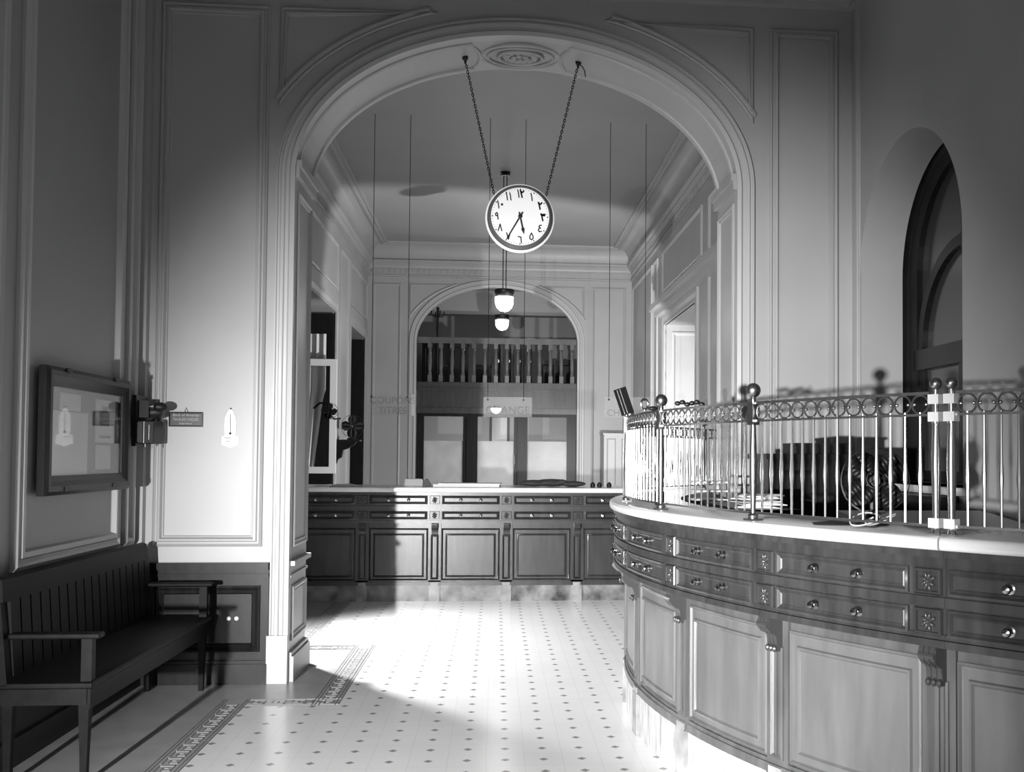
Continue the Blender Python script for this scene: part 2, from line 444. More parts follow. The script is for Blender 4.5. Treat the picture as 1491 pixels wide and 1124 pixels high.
mb.mbox(WY - .025, WY + .025, 2.7, WS + WH, 0, .045, TW, 9)
mb.mbox(WY + WH - .17, WY + WH - .09, WB, 2.06, 0, .035, TW, 9)
mb.build('window_frame', M['blackwood'], w)
mb = MB(); mb.poly([TW(a, z, .012) for a, z in op])
mb.build('window_pane', M['night2'], w, recalc=False)
mb = MB(); mb.box(XR - .05, XR + .40, WY - WH - .02, WY + WH + .02, WB - .04, WB); mb.build('window_sill', M['ltcab'], w)
# ------------------------------------------------------------------ back room shell
mb = MB(); T = TX(YB); BC = .015; BH, BS, BR = 1.41, 3.44, .97
arch_wall(mb, XL, XR, 0, CZ + .1, BC, BH, BS, BR, 0, T)
path = [(BC - BH, 0)] + ell(BC, BH, BS, BR, 48) + [(BC + BH, 0)]
mb.sweep(path, [(0, 0), (0, -.12)], T)
struct(mb.build('wall_back', M['wall']))
mb = MB()
AV2 = [(-.004, -.04), (-.004, .03), (.03, .035), (.05, .02), (.075, .02), (.085, .032), (.115, .034), (.125, 0)]
mb.sweep([(BC - BH, .0)] + ell(BC, BH, BS, BR, 48) + [(BC + BH, .0)], AV2, T)
struct(mb.build('trim_11', M['trim'], smooth=True))
mb = MB()
P2 = [(0, 0), (0, .02), (.02, .026), (.045, .006), (.05, 0)]
mb.rect(-2.15, -1.66, .5, 4.43, P2, T); mb.rect(1.675, 2.28, .5, 4.43, P2, T)
spandrel(mb, BC, 1.53, 4.43, 3.93, BS, 1.63, 1.085, P2, T, -1); spandrel(mb, BC, 1.53, 4.43, 3.93, BS, 1.63, 1.085, P2, T, 1)
struct(mb.build('trim_12', M['wall']))
def holed(mb, s0, s1, z0, z1, holes, T, depth):
    cur = s0
    for a, b, c, d in sorted(holes):
        mb.quad(T(cur, z0, 0), T(a, z0, 0), T(a, z1, 0), T(cur, z1, 0))
        mb.quad(T(a, z0, 0), T(b, z0, 0), T(b, c, 0), T(a, c, 0)); mb.quad(T(a, d, 0), T(b, d, 0), T(b, z1, 0), T(a, z1, 0))
        mb.sweep([(a, c), (b, c), (b, d), (a, d)], [(0, 0), (0, -depth)], T, True); cur = b
    mb.quad(T(cur, z0, 0), T(s1, z0, 0), T(s1, z1, 0), T(cur, z1, 0))
TLb, TRb = TL(XL), TR(XR)
mb = MB(); holed(mb, YA2, YB, 0, CZ + .1, [(11.6, 14.3, .9, 3.42), (15.75, 17.5, .9, 3.42)], TLb, .5)
struct(mb.build('wall_left', M['wall']))
mb = MB(); holed(mb, YA2, YB, 0, CZ + .1, [(11.95, 14.2, .0, 3.32)], TRb, .9)
struct(mb.build('wall_right', M['wall']))
mb = MB()
mb.rect(11.45, 14.45, .75, 3.57, [(0, 0), (0, .03), (.05, .03), (.10, .015), (.15, .02), (.15, -.02)], TLb)
mb.rect(15.6, 17.65, .75, 3.57, [(0, 0), (0, .03), (.05, .03), (.10, .015), (.15, .02), (.15, -.02)], TLb)
mb.rect(14.6, 15.5, .6, 4.4, P2, TLb); mb.rect(11.45, 14.45, 3.75, 4.4, P2, TLb); mb.rect(15.6, 17.65, 3.75, 4.4, P2, TLb); mb.rect(7.6, 11.2, .6, 4.4, P2, TLb)
struct(mb.build('trim_13', M['wall']))
mb = MB()
mb.rect(11.80, 14.35, -.1, 3.47, [(0, 0), (0, .03), (.05, .03), (.10, .015), (.15, .02), (.15, -.02)], TRb)
mb.mbox(10.1, 14.55, 3.47, 3.56, 0, .10, TRb, 9); mb.mbox(10.0, 14.65, 3.56, 3.64, 0, .17, TRb, 9); mb.mbox(10.05, 14.6, 3.64, 3.68, 0, .13, TRb, 9)
mb.rect(14.85, 15.25, .5, 4.4, P2, TRb); mb.rect(15.4, 17.6, .5, 4.4, P2, TRb); mb.rect(7.5, 11.2, .5, 4.4, P2, TRb); mb.rect(11.6, 14.4, 3.8, 4.4, P2, TRb)
struct(mb.build('trim_14', M['trim']))
# far jamb panel in the right doorway
mb = MB(); TD = TX(14.2)
mb.rect(XR + .10, XR + .85, .3, 3.22, P2, TD); mb.box(XR + .88, XR + .92, 11.9, 14.25, 0, 3.4)
struct(mb.build('trim_15', M['trim']))
# cornice + cove of the back room
mb = MB()
TZ2 = lambda x, y, h: Vector((x, y, h))
loop = [(XL, YA2), (XR, YA2), (XR, YB), (XL, YB)]
mb.sweep(loop, [(0, 4.55), (.03, 4.555), (.03, 4.58), (.015, 4.59), (.015, 4.70), (.03, 4.705), (.045, 4.74), (.06, 4.75), (.06, 4.775), (.10, 4.80), (.10, 4.835), (.06, 4.84), (.062, 4.90), (.085, 4.97), (.13, 5.04), (.20, 5.085), (.25, 5.095)], TZ2, True)
mb.sweep(loop, [(.25, 5.10), (.25, 5.07), (.29, 5.065), (.30, 5.08), (.33, 5.08), (.34, 5.065), (.37, 5.07), (.37, 5.10)], TZ2, True)
for k in range(46):
    x = XL + .06 + k * .1; mb.box(x, x + .06, YB - .03, YB - .01, 4.61, 4.68)
for k in range(104):
    y = YA2 + .1 + k * .1
    mb.box(XL + .01, XL + .028, y, y + .055, 4.61, 4.68); mb.box(XR - .028, XR - .01, y, y + .055, 4.61, 4.68)
struct(mb.build('trim_16', M['wall'], smooth=True, ang=25))
mb = MB(); mb.quad((XL, YA2, CZ), (XR, YA2, CZ), (XR, YB, CZ), (XL, YB, CZ))
struct(mb.build('ceiling', M['ceil']))
# left windows of the back room
def lwin(n, y0, y1):
    w = bpy.data.objects.new('window_%d' % n, None); COL.objects.link(w); struct(w); w.location = (XL - .3, (y0 + y1) / 2, .9)
    mb = MB(); Tn = TL(XL - .42)
    mb.rect(y0, y1, .9, 3.42, [(0, 0), (0, .08), (.07, .08), (.07, 0)], Tn)
    mb.mbox((y0 + y1) / 2 - .04, (y0 + y1) / 2 + .04, .9, 3.42, 0, .06, Tn, 9); mb.mbox(y0, y1, 2.6, 2.68, 0, .06, Tn, 9)
    mb.build('window_frame', M['blackwood'], w)
    mb = MB(); mb.quad(Tn(y0, .9, .02), Tn(y1, .9, .02), Tn(y1, 3.42, .02), Tn(y0, 3.42, .02)); mb.build('window_pane', M['night'], w)
    # dark shutters folded in the reveal
    mb = MB(); mb.box(XL - .40, XL - .01, y1 - .05, y1 - .005, .92, 3.40); mb.build('shutter', M['blackwood'], w)
lwin(2, 11.6, 14.3); lwin(3, 15.75, 17.5)
# ------------------------------------------------------------------ gallery and partition in the far arch
mb = MB()
GX0, GX1 = BC - 1.95, BC + 1.95
mb.quad((GX0, 18.3, 2.62), (GX1, 18.3, 2.62), (GX1, 22, 2.62), (GX0, 22, 2.62))
mb.quad((GX0, 18.0, 2.70), (GX1, 18.0, 2.70), (GX1, 22, 2.70), (GX0, 22, 2.70))
struct(mb.build('floor', M['greyfloor']))
mb = MB()
mb.quad((GX0, 22, 2.7), (GX1, 22, 2.7), (GX1, 22, 4.9), (GX0, 22, 4.9))
mb.quad((GX0, 17.93, 2.7), (GX0, 22, 2.7), (GX0, 22, 4.9), (GX0, 17.93, 4.9)); mb.quad((GX1, 17.93, 2.7), (GX1, 22, 2.7), (GX1, 22, 4.9), (GX1, 17.93, 4.9))
mb.box(GX0, GX1, 20.2, 20.5, 4.25, 4.8)
struct(mb.build('wall_gallery', M['farwall']))
mb = MB(); mb.quad((GX0, 17.93, 4.72), (GX1, 17.93, 4.72), (GX1, 22, 4.72), (GX0, 22, 4.72)); struct(mb.build('ceiling', M['farwall']))
mb = MB()   # room behind the glazed partition
mb.quad((GX0, 21, 0), (GX1, 21, 0), (GX1, 21, 2.62), (GX0, 21, 2.62)); mb.quad((GX0, 18, 0), (GX0, 21, 0), (GX0, 21, 2.62), (GX0, 18, 2.62)); mb.quad((GX1, 18, 0), (GX1, 21, 0), (GX1, 21, 2.62), (GX1, 18, 2.62))
struct(mb.build('wall_inner', M['farwall']))
mb = MB(); mb.quad((GX0, 18, 0.001), (GX1, 18, .001), (GX1, 22, .001), (GX0, 22, .001)); struct(mb.build('floor', M['greyfloor']))
# the wooden gallery front
t = thing('gallery_balustrade', 'wooden gallery railing with turned balusters inside the far arch', 'balustrade', (BC, 17.95, 2.2))
bx0, bx1 = BC - BH - .0 + .003, BC + BH - .003
mb = MB(); mb.box(bx0, bx1, 17.93, 18.2, 2.26, 2.66); mb.box(bx0, bx1, 17.91, 18.2, 2.66, 2.73); mb.box(bx0, bx1, 17.90, 17.98, 2.58, 2.62); mb.box(bx0, bx1, 17.89, 18.2, 2.18, 2.28)
mb.build('gallery_beam', M['wood'], t)
mb = MB(); mb.box(bx0, bx1, 17.93, 18.04, 3.46, 3.52); mb.box(bx0, bx1, 17.95, 18.02, 3.42, 3.46); mb.build('handrail', M['panelwood'], t)
base = None
prof = [(.022, 0), (.03, .02), (.022, .05), (.028, .14), (.03, .26), (.022, .40), (.018, .45), (.028, .47), (.020, .49), (.018, .50)]
for k in range(14):
    x = BC - 1.185 + k * .1935
    if base is None:
        mb = MB(); mb.box(x - .035, x + .035, 17.95, 18.02, 2.73, 2.86); mb.lathe([(r * 1.15, 2.86 + h * .94) for r, h in prof], (x, 17.985, 0), n=12); mb.box(x - .035, x + .035, 17.95, 18.02, 3.33, 3.42)
        base = mb.build('baluster', M['panelwood'], t, smooth=True); bx = x
    else:
        o = base.copy(); COL.objects.link(o); o.parent = t; o.matrix_parent_inverse = parent_world(t).inverted(); o.location = Vector((x - bx, 0, 0))
# glazed partition
t = thing('glazed_partition', 'dark wooden partition with three frosted panes below the gallery', 'partition', (BC, 18.0, 0))
mb = MB()
for a, b in ((bx0, -1.26), (-.575, -.32), (.32, .56), (1.26, bx1)):
    mb.box(a, b, 17.97, 18.07, 0, 2.18)
    if b - a > .2: mb.box(a + .06, b - .06, 17.93, 17.98, 0, 2.10)
mb.box(bx0, bx1, 17.96, 18.06, 2.13, 2.26); mb.box(bx0, bx1, 17.98, 18.05, 0, .9)
mb.build('partition_frame', M['darkwood'], t)
for a, b in ((-1.26, -.575), (-.32, .32), (.56, 1.26)):
    mb = MB(); mb.box(a, b, 18.01, 18.02, .9, 1.70); mb.build('frosted_pane', M['frost'], t)
    mb = MB(); mb.box(a, b, 18.012, 18.018, 1.70, 2.13); mb.build('clear_pane', M['clearglass'], t)
mb = MB(); mb.tube([(.335, 17.92, 1.25), (.335, 17.90, 1.30), (.335, 17.90, 1.42), (.335, 17.92, 1.47)], .012); mb.build('door_handle', M['brass'], t)
d = bpy.data.objects.new('door_1', None); COL.objects.link(d); struct(d); d.location = (.05, 20.98, 0)
mb = MB(); mb.rect(-.13, .28, .0, 2.28, [(0, 0), (0, .03), (.05, .03), (.05, 0)], TX(20.99)); mb.build('door_frame', M['darkwood'], d)
mb = MB(); mb.box(-.08, .23, 20.97, 20.99, 0, 2.23); mb.build('door_leaf', M['ltcab'], d)
# gallery contents
def cab(name, label, x0, x1, y0, y1, z0, z1, m=None, n=2, cat='cabinet', group=None):
    t = thing(name, label, cat, ((x0 + x1) / 2, (y0 + y1) / 2, z0), group)
    mb = MB(); mb.box(x0, x1, y0, y1, z0, z1 - .03); mb.box(x0 - .015, x1 + .015, y0 - .015, y1, z1 - .03, z1); mb.build('body', m or M['blackwood'], t)
    for i in range(n):
        a = x0 + (x1 - x0) * i / n + .015; b = x0 + (x1 - x0) * (i + 1) / n - .015
        mb = MB(); mb.box(a, b, y0 - .015, y0, z0 + .05, z1 - .06); mb.rect(a, b, z0 + .05, z1 - .06, [(.03, .0), (.04, .012), (.055, .0)], TX(y0 - .015)); dr = mb.build('door', m or M['blackwood'], t)
        mb = MB(); mb.ball((b - .02 if i == 0 else a + .02, y0 - .03, (z0 + z1) / 2), .012, 8); mb.build('knob', M['knob'], dr)
    return t
cab('filing_cabinet', 'tall dark cabinet at the left end behind the gallery railing', -1.42, -.55, 19.6, 20.1, 2.7, 3.62)
cab('filing_cabinet', 'low dark cabinet left of the coiled machines behind the gallery railing', -.42, -.10, 19.3, 19.7, 2.7, 3.17, n=1)
cab('filing_cabinet', 'low dark cabinet at the right end behind the gallery railing', .82, 1.45, 19.3, 19.7, 2.7, 3.28)
for k, (nm) in enumerate(('leftmost', 'second from left', 'third from left', 'rightmost')):
    x = .00 + k * .192
    t = thing('ledger_machine', 'dark upright office machine behind the gallery railing, %s of four' % nm, 'machine', (x, 18.7, 2.7), 'office machines behind the gallery railing')
    mb = MB(); mb.box(x - .075, x + .075, 18.5, 18.9, 2.7, 3.40); mb.box(x - .06, x + .06, 18.45, 18.52, 3.10, 3.25); mb.box(x - .065, x + .065, 18.55, 18.8, 3.40, 3.47); mb.build('body', M['black'], t)
    mb = MB(); mb.box(x - .05, x + .05, 18.55, 18.57, 3.49, 3.55); mb.box(x - .045, x - .035, 18.55, 18.57, 3.46, 3.5); mb.box(x + .035, x + .045, 18.55, 18.57, 3.46, 3.5); mb.build('card_holder', M['paper'] if k > 1 else M['iron'], t)
    mb = MB(); mb.lathe([(.035, -.02), (.035, .02)], (x + .02, 18.44, 3.16), 'y', 14); mb.build('dial_plate', M['brass'], t)
t = thing('coat_stand', 'black coat stand at the left behind the gallery railing', 'coat stand', (-1.10, 19.0, 2.7))
mb = MB(); mb.tube([(-1.10, 19, 2.7), (-1.10, 19, 4.16)], .022); mb.ball((-1.10, 19, 4.18), .03)
mb.build('pole', M['black'], t)
for k in range(4):
    a = k * PI / 2 + .4; c, s_ = math.cos(a), math.sin(a)
    mb = MB(); mb.tube([(-1.10, 19, 4.02), (-1.10 + .09 * c, 19 + .09 * s_, 4.03), (-1.10 + .13 * c, 19 + .13 * s_, 4.08), (-1.10 + .12 * c, 19 + .12 * s_, 4.13)], .012, 6); mb.build('hook', M['black'], t)
    mb = MB(); mb.tube([(-1.10, 19, 2.95), (-1.10 + .12 * c, 19 + .12 * s_, 2.85), (-1.10 + .19 * c, 19 + .19 * s_, 2.71)], .014, 6); mb.build('leg', M['black'], t)
mb = MB(); mb.box(.66, .83, 21.97, 22, 3.72, 4.0); mb.box(.73, .76, 21.95, 21.97, 3.73, 3.76)
tag(mb.build('wall_notice', M['paper']), 'white rectangular notice on the gallery back wall above the railing', 'notice')
# ------------------------------------------------------------------ pendant lamps
def pendant(x, y, zc, ztop, label, r=.125):
    t = thing('pendant_lamp', label, 'lamp', (x, y, ztop), 'pendant lamps in a row')
    mb = MB()
    for s_ in (-.02, .02): mb.tube([(x + s_, y, zc + .16), (x + s_, y, ztop)], .007, 6)
    mb.build('rod', M['iron'], t)
    mb = MB(); mb.lathe([(.07, ztop - .05), (.05, ztop - .015), (.07, ztop)], (x, y, 0)); mb.build('ceiling_rose', M['iron'], t, smooth=True)
    mb = MB(); mb.lathe([(.02, zc + .17), (r * 1.02, zc + .155), (r * 1.05, zc + .14), (r * .98, zc + .11), (r * .8, zc + .07), (r * .6, zc + .055)], (x, y, 0), n=24); mb.build('holder', M['iron'], t, smooth=True)
    mb = MB(); mb.lathe([(r * .55, zc + .06), (r * .95, zc + .06), (r * .92, zc - .03), (r * .75, zc - .08), (r * .45, zc - .115), (.01, zc - .125)], (x, y, 0), n=24); mb.build('lamp_shade', M['lamp'], t, smooth=True)
pendant(.092, 13.0, 3.42, CZ, 'lit pendant lamp hanging in front of the far arch, larger of the two in view')
pendant(.095, 18.6, 3.87, 4.72, 'lit pendant lamp above the gallery railing, seen just below the larger pendant', r=.13)
t = thing('reflection_bowl', 'small glowing bowl added under the gallery for the reflection in the CHANGE sign', 'lamp', (.0, 17.7, 2.3))  # added glowing bowl, stands for a lamp reflection in the sign glass
mb = MB(); mb.box(-.02, .02, 17.72, 17.9, 2.27, 2.31); mb.lathe([(.05, 2.27), (.05, 2.31)], (0, 17.72, 0)); mb.build('bracket', M['iron'], t)
mb = MB(); mb.lathe([(.09, 2.27), (.085, 2.24), (.06, 2.20), (.02, 2.18), (.005, 2.178)], (0, 17.72, 0)); mb.build('lamp_shade', M['lamp'], t, smooth=True)
# ------------------------------------------------------------------ counters
def counter_unit(label, T, sa, sb, z, m_body, group, low=None, detail=True, depth=.36, panel=None, plinth=None):
    """one bay: pilaster centred at sb, panel and drawers between sa and sb. s runs to the viewer's right"""
    o = T((sa + sb) / 2, 0, 0)
    t = thing('counter_cabinet', label, 'counter cabinet', o, group)
    pw = .062; lo = -.07
    mb = MB(); ia, ib = sa + pw + .001, sb + pw
    mb.mbox(ia, ib, z['mt'], z['band'], -depth, lo, T)                 # lower body
    mb.mbox(ia, ib, z['mt'], z['mt'] + .035, lo, lo + .022, T)
    mb.mbox(ia, ib, z['mt'] + .035, z['mt'] + .05, lo, lo + .012, T)
    mb.build('body', low, t, smooth=True); mb = MB()
    mb.mbox(ia, ib, z['band'] - .004, z['slab'], -depth, 0, T)             # drawer storey
    for zz, w_, h_ in ((z['band'] + .012, .012, .018), (z['band'] + .034, .008, .010), ((z['d1'][0] + z['d2'][1]) / 2, .016, .016), (z['slab'] - .012, .012, .022)):
        mb.mbox(ia, ib, zz - w_, zz + w_, 0, h_, T)
    mb.build('drawer_case', m_body, t, smooth=True)
    mb = MB(); mb.mbox(ia, ib, 0, z['mt'], -depth, lo + .012, T); mb.build('marble_plinth', plinth, t)
    mb = MB(); mb.mbox(sb - pw * .85, sb + pw * .85, 0, z['mt'] - .0, lo - .01, lo + .03, T); mb.mbox(sb - pw * .6, sb + pw * .6, z['mt'], z['mt'] + .03, lo - .01, lo + .028, T); mb.build('plinth_block', M['veinlight'], t)
    # lower panel
    a, b = sa + pw * 1.25, sb - pw * 1.25
    TT = lambda s, zz, h: T(s, zz, lo + h)
    mb = MB()
    mb.rect(a, b, z['po'][0], z['po'][1], [(-.012, 0), (-.012, .010), (-.004, .014), (.002, .004), (.006, .003)], TT, .06)
    g2 = (z['po'][1] - z['pi'][1])
    mb.rect(a + g2 * .75, b - g2 * .75, z['pi'][0], z['pi'][1], [(-.014, .004), (-.010, .014), (-.002, .016), (.004, .006), (.010, .002)], TT, .06)
    mb.mbox(a, b, z['po'][0], z['po'][1], -.002, .003, TT)
    mb.mbox(a + g2 * .75, b - g2 * .75, z['pi'][0], z['pi'][1], .002, .005, TT)
    mb.build('door_panel', panel or M['panelwood'], t, smooth=True)
    # pilaster
    mb = MB(); mb.mbox(sb - pw, sb + pw, z['mt'], z['band'], lo - .01, lo + .012, T)
    mb.rect(sb - pw * .62, sb + pw * .62, z['mt'] + .06, z['band'] - .12, [(0, .010), (0, .020), (.008, .024), (.016, .016), (.02, .013)], lambda s, zz, h: T(s, zz, lo + h), .3)
    mb.mbox(sb - .006, sb + .006, z['mt'] + .08, z['band'] - .14, lo, lo + .022, T)
    mb.build('pilaster', low, t, smooth=True)
    if detail:
        # corbel: scroll with three ribs and drops
        mb = MB(); zb = z['band']
        sc = [(0, 0), (.075, 0), (.082, -.02), (.078, -.045), (.060, -.062), (.045, -.066), (.034, -.078), (.030, -.10), (.028, -.125), (.018, -.135), (0, -.135)]
        for i in (-1, 0, 1):
            c0 = sb + i * .020
            mb.prism(sc, c0 - .0085, c0 + .0085, lambda u, v, h, zb=zb: T(h, zb + v, lo + .01 + u))
        mb.prism([(q * .93, w_ * .98) for q, w_ in sc], sb - .03, sb + .03, lambda u, v, h, zb=zb: T(h, zb + v, lo + .01 + u))
        for i in (-1, 0, 1):
            p = T(sb + i * .020, zb - .125, lo + .045); mb.ball(p, .0105, 8, (1, 1, 1.3))
        p0 = T(sb - .028, zb - .03, lo + .085); p1 = T(sb + .028, zb - .03, lo + .085); mb.tube([p0, p1], .013, 8)
        mb.build('corbel', M['carve'], t, smooth=True)
        for dz in (z['d1'], z['d2']):
            zm = (dz[0] + dz[1]) / 2; hh = (dz[1] - dz[0]) / 2
            mb = MB(); mb.mbox(sb - pw * .8, sb + pw * .8, dz[0], dz[1], -.01, .008, T)
            mb.rect(sb - pw * .8, sb + pw * .8, dz[0], dz[1], [(0, .008), (.004, .014), (.01, .014), (.012, .008)], T, .3)
            bl = mb.build('carved_block', m_body, t)
            mb = MB(); N_ = (T(sb, zm, 1) - T(sb, zm, 0)).normalized(); S_ = (T(sb + .01, zm, 0) - T(sb - .01, zm, 0)).normalized(); U_ = Vector((0, 0, 1))
            for q in range(8):
                an = q * PI / 4 + .39; rr = .017 if q % 2 else .022
                dirv = S_ * math.cos(an) * .75 + U_ * math.sin(an); cr = N_.cross(dirv).normalized()
                mt = Matrix((dirv.normalized(), cr, N_)).transposed()
                mb.ball(T(sb, zm, .009) + dirv * rr, 1, 8, (.016, .007, .008), mtx=mt)
            mb.ball(T(sb, zm, .012), .009, 8)
            mb.build('rosette', M['carve'], bl, smooth=True)
    for dz in (z['d1'], z['d2']):
        a, b = sa + pw * 1.15, sb - pw * 1.15
        mb = MB(); mb.mbox(a, b, dz[0], dz[1], -.01, .006, T)
        mb.rect(a, b, dz[0], dz[1], [(0, .006), (0, .014), (.008, .017), (.016, .008), (.02, .010), (.026, .006)], T, .06)
        dr = mb.build('drawer', m_body, t, smooth=True)
        if detail:
            for s_ in (-1, 1):
                c = T((sa + sb) / 2 + s_ * .098, (dz[0] + dz[1]) / 2, 0); N_ = (T((sa + sb) / 2 + s_ * .098, 0, 1) - T((sa + sb) / 2 + s_ * .098, 0, 0)).normalized()
                q = Vector((0, 0, 1)).rotation_difference(N_).to_matrix()
                mb = MB(); mb.lathe([(.018, .004), (.018, .009), (.008, .011), (.007, .020), (.013, .026), (.015, .033), (.012, .040), (.003, .043)], c, n=14, mtx=q)
                mb.build('knob', M['knob'], dr, smooth=True)
    return t
# far counter
zf = dict(mt=.156, band=.778, d1=(.962, 1.048), d2=(.812, .893), slab=1.081, po=(.218, .709), pi=(.25, .655))
TF = TX(10.12)
nmf = ['at its far left end in deep shadow', 'second from the left, half in shadow', 'third from the left', 'fourth from the left', 'fifth from the left, partly behind the curved counter', 'at its far right end by the wall']
pil = [XL, -1.99 + .69, -.594, .114, .822, 1.53, XR]
pil = [-2.01, -1.30, -.594, .114, .822, 1.53, 2.238]
for i in range(6):
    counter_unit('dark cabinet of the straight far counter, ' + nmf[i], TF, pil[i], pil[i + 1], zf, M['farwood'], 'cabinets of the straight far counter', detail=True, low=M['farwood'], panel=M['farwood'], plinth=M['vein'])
mb = MB(); mb.box(XL + .005, -1.95, 10.19, 10.5, 0, 1.081); mb.box(2.302, XR - .005, 10.19, 10.5, 0, 1.081); struct(mb.build('trim_17', M['wood']))
mb = MB(); mb.box(XL + .003, XR - .003, 10.06, 10.95, 1.081, 1.130)
o = mb.build('countertop', M['marble']); tag(o, 'long straight white marble countertop on the far counter', 'countertop')
bv = o.modifiers.new('b', 'BEVEL'); bv.width = .012; bv.segments = 3
# near curved counter
CXn, CYn, RD = 4.46, 5.50, 3.77
def TC(s, z, h):                      # s = arc length, growing towards the viewer's right (increasing angle)
    a = s / RD; r = RD + h
    return Vector((CXn - r * math.cos(a), CYn - r * math.sin(a), z))
def TCneg(s, z, h): return TC(s, z, h)
zn = dict(mt=.215, band=.832, d1=(1.002, 1.088), d2=(.868, .957), slab=1.15, po=(.287, .770), pi=(.325, .715))
PA = [max(-52.3, 36.6 - 11.2 * k) for k in range(-1, 9)][::-1]      # -53 .. 47.8
lab = {47.8: 'right of the seam below the twin brass posts', 36.6: 'left of the seam below the twin brass posts', 25.4: 'with the wide light panel below the tall brass post', 14.2: 'narrowed by the turn of the curve', 3.0: 'at the leftmost turn of the curve',
       51.2: 'at the near right end by the wall'}
n_hid = 0
for a, b in zip(PA, PA[1:]):
    key = round(b, 1)
    vis = b > -9
    l = lab.get(key)
    if l is None:
        n_hid += 1; l = ['at the far end beside the wall', 'behind the arch, next to the far end', 'behind the arch pier', 'beside the arch pier, hidden side', 'just past the leftmost turn'][n_hid - 1] if n_hid <= 5 else 'on the hidden side'
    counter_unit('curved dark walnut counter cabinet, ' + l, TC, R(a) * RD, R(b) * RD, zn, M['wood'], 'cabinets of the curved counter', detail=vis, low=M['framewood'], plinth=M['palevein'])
def slab(a0, a1, label):
    mb = MB(); s0, s1 = R(a0) * RD, R(a1) * RD
    n = 90; rows = []
    pr = [(-.38, 1.15), (-.38, 1.195), (.03, 1.195), (.04, 1.190), (.044, 1.180), (.044, 1.162), (.04, 1.153), (.03, 1.15)]
    for i in range(n + 1):
        s = s0 + (s1 - s0) * i / n; rows.append([mb.v(TC(s, z, h)) for h, z in pr])
    for p, q in zip(rows, rows[1:]):
        for k in range(len(pr)): mb.f([p[k], p[(k + 1) % len(pr)], q[(k + 1) % len(pr)], q[k]])
    mb.f(rows[0][::-1]); mb.f(rows[-1])
    tag(mb.build('countertop', M['marble'], smooth=True, ang=50), label, 'countertop')
slab(-52.6, 37.4, 'long curved white marble countertop sweeping round the right counter')
slab(37.5, 50.4, 'white marble countertop piece right of the joint at the twin posts')
# ------------------------------------------------------------------ brass grille
RG = 3.73
def GP(a, z, dr=0):
    a = R(a); return Vector((CXn - (RG + dr) * math.cos(a), CYn - (RG + dr) * math.sin(a), z))
ZS = 1.195
cache = {}
def place(name, key, maker, m, parent, a, z=0, smooth=True):
    if key not in cache:
        mb = MB(); maker(mb); o = mb.build(name, m, None, smooth=smooth); cache[key] = o; o.parent = parent
    else:
        o = cache[key].copy(); COL.objects.link(o); o.parent = parent; o.name = name
    p = GP(a, z); o.matrix_parent_inverse = parent_world(parent).inverted(); o.location = p; o.rotation_euler = (0, 0, R(a) + PI)
    return o
def mk_bar(mb):
    mb.lathe([(.0045, .035), (.0048, .09), (.0055, .15), (.0085, .185), (.0075, .21), (.0055, .25), (.0045, .33), (.0045, .41)], n=8)
def mk_ring(mb):
    pts = [(0, .031 * math.cos(2 * PI * k / 24), .031 * math.sin(2 * PI * k / 24)) for k in range(24)]
    mb.tube(pts, .0038, 6, closed=True)
    mb.ball((0, .022, 0), .0062, 8); mb.ball((0, -.022, 0), .0062, 8)
def mk_post(mb):      # tall post, round
    mb.box(-.028, .028, -.028, .028, 0, .008)
    mb.lathe([(.020, .008), (.022, .02), (.014, .03)], n=14)
    mb.lathe([(.010, .03), (.012, .10), (.0155, .2), (.0155, .26), (.012, .36), (.011, .385)], n=14)
    mb.box(-.018, .018, -.018, .018, .385, .475)
    mb.lathe([(.010, .475), (.012, .49), (.008, .50)], n=14)
def mk_pball(mb): mb.ball((0, 0, .525), .030, 18)
def mk_tpost(mb):     # the twin square-block posts
    mb.box(-.026, .026, -.026, .026, 0, .006)
    mb.lathe([(.016, .006), (.013, .014), (.018, .022), (.018, .026)], n=14)
    mb.lathe([(.011, .055), (.013, .12), (.0165, .22), (.0155, .28), (.011, .365), (.010, .375)], n=14)
    mb.lathe([(.014, .372), (.014, .382)], n=14)
    mb.lathe([(.009, .405), (.009, .44)], n=12); mb.lathe([(.008, .465), (.008, .49)], n=12)
def mk_blk(mb): mb.box(-.019, .019, -.019, .019, -.016, .016)
def mk_tball(mb): mb.ball((0, 0, .505), .021, 16)
def rail(mb, a0, a1, z0, z1, w):
    TG = lambda s, z, h: Vector((CXn - (RG + h) * math.cos(s / RG), CYn - (RG + h) * math.sin(s / RG), z))
    mb.mbox(R(a0) * RG, R(a1) * RG, z0, z1, -w, w, TG)
posts = [-51.5, -41.1, -28.2, -15.3, -2.4, 10.5, 23.4, 36.65]
secl = ['at the wall end beyond the arch', 'beyond the arch pier', 'beside the arch pier', 'past the leftmost turn', 'at the leftmost turn, seen nearly edge on', 'between the second ball post and the tall ball post', 'between the tall ball post and the twin posts']
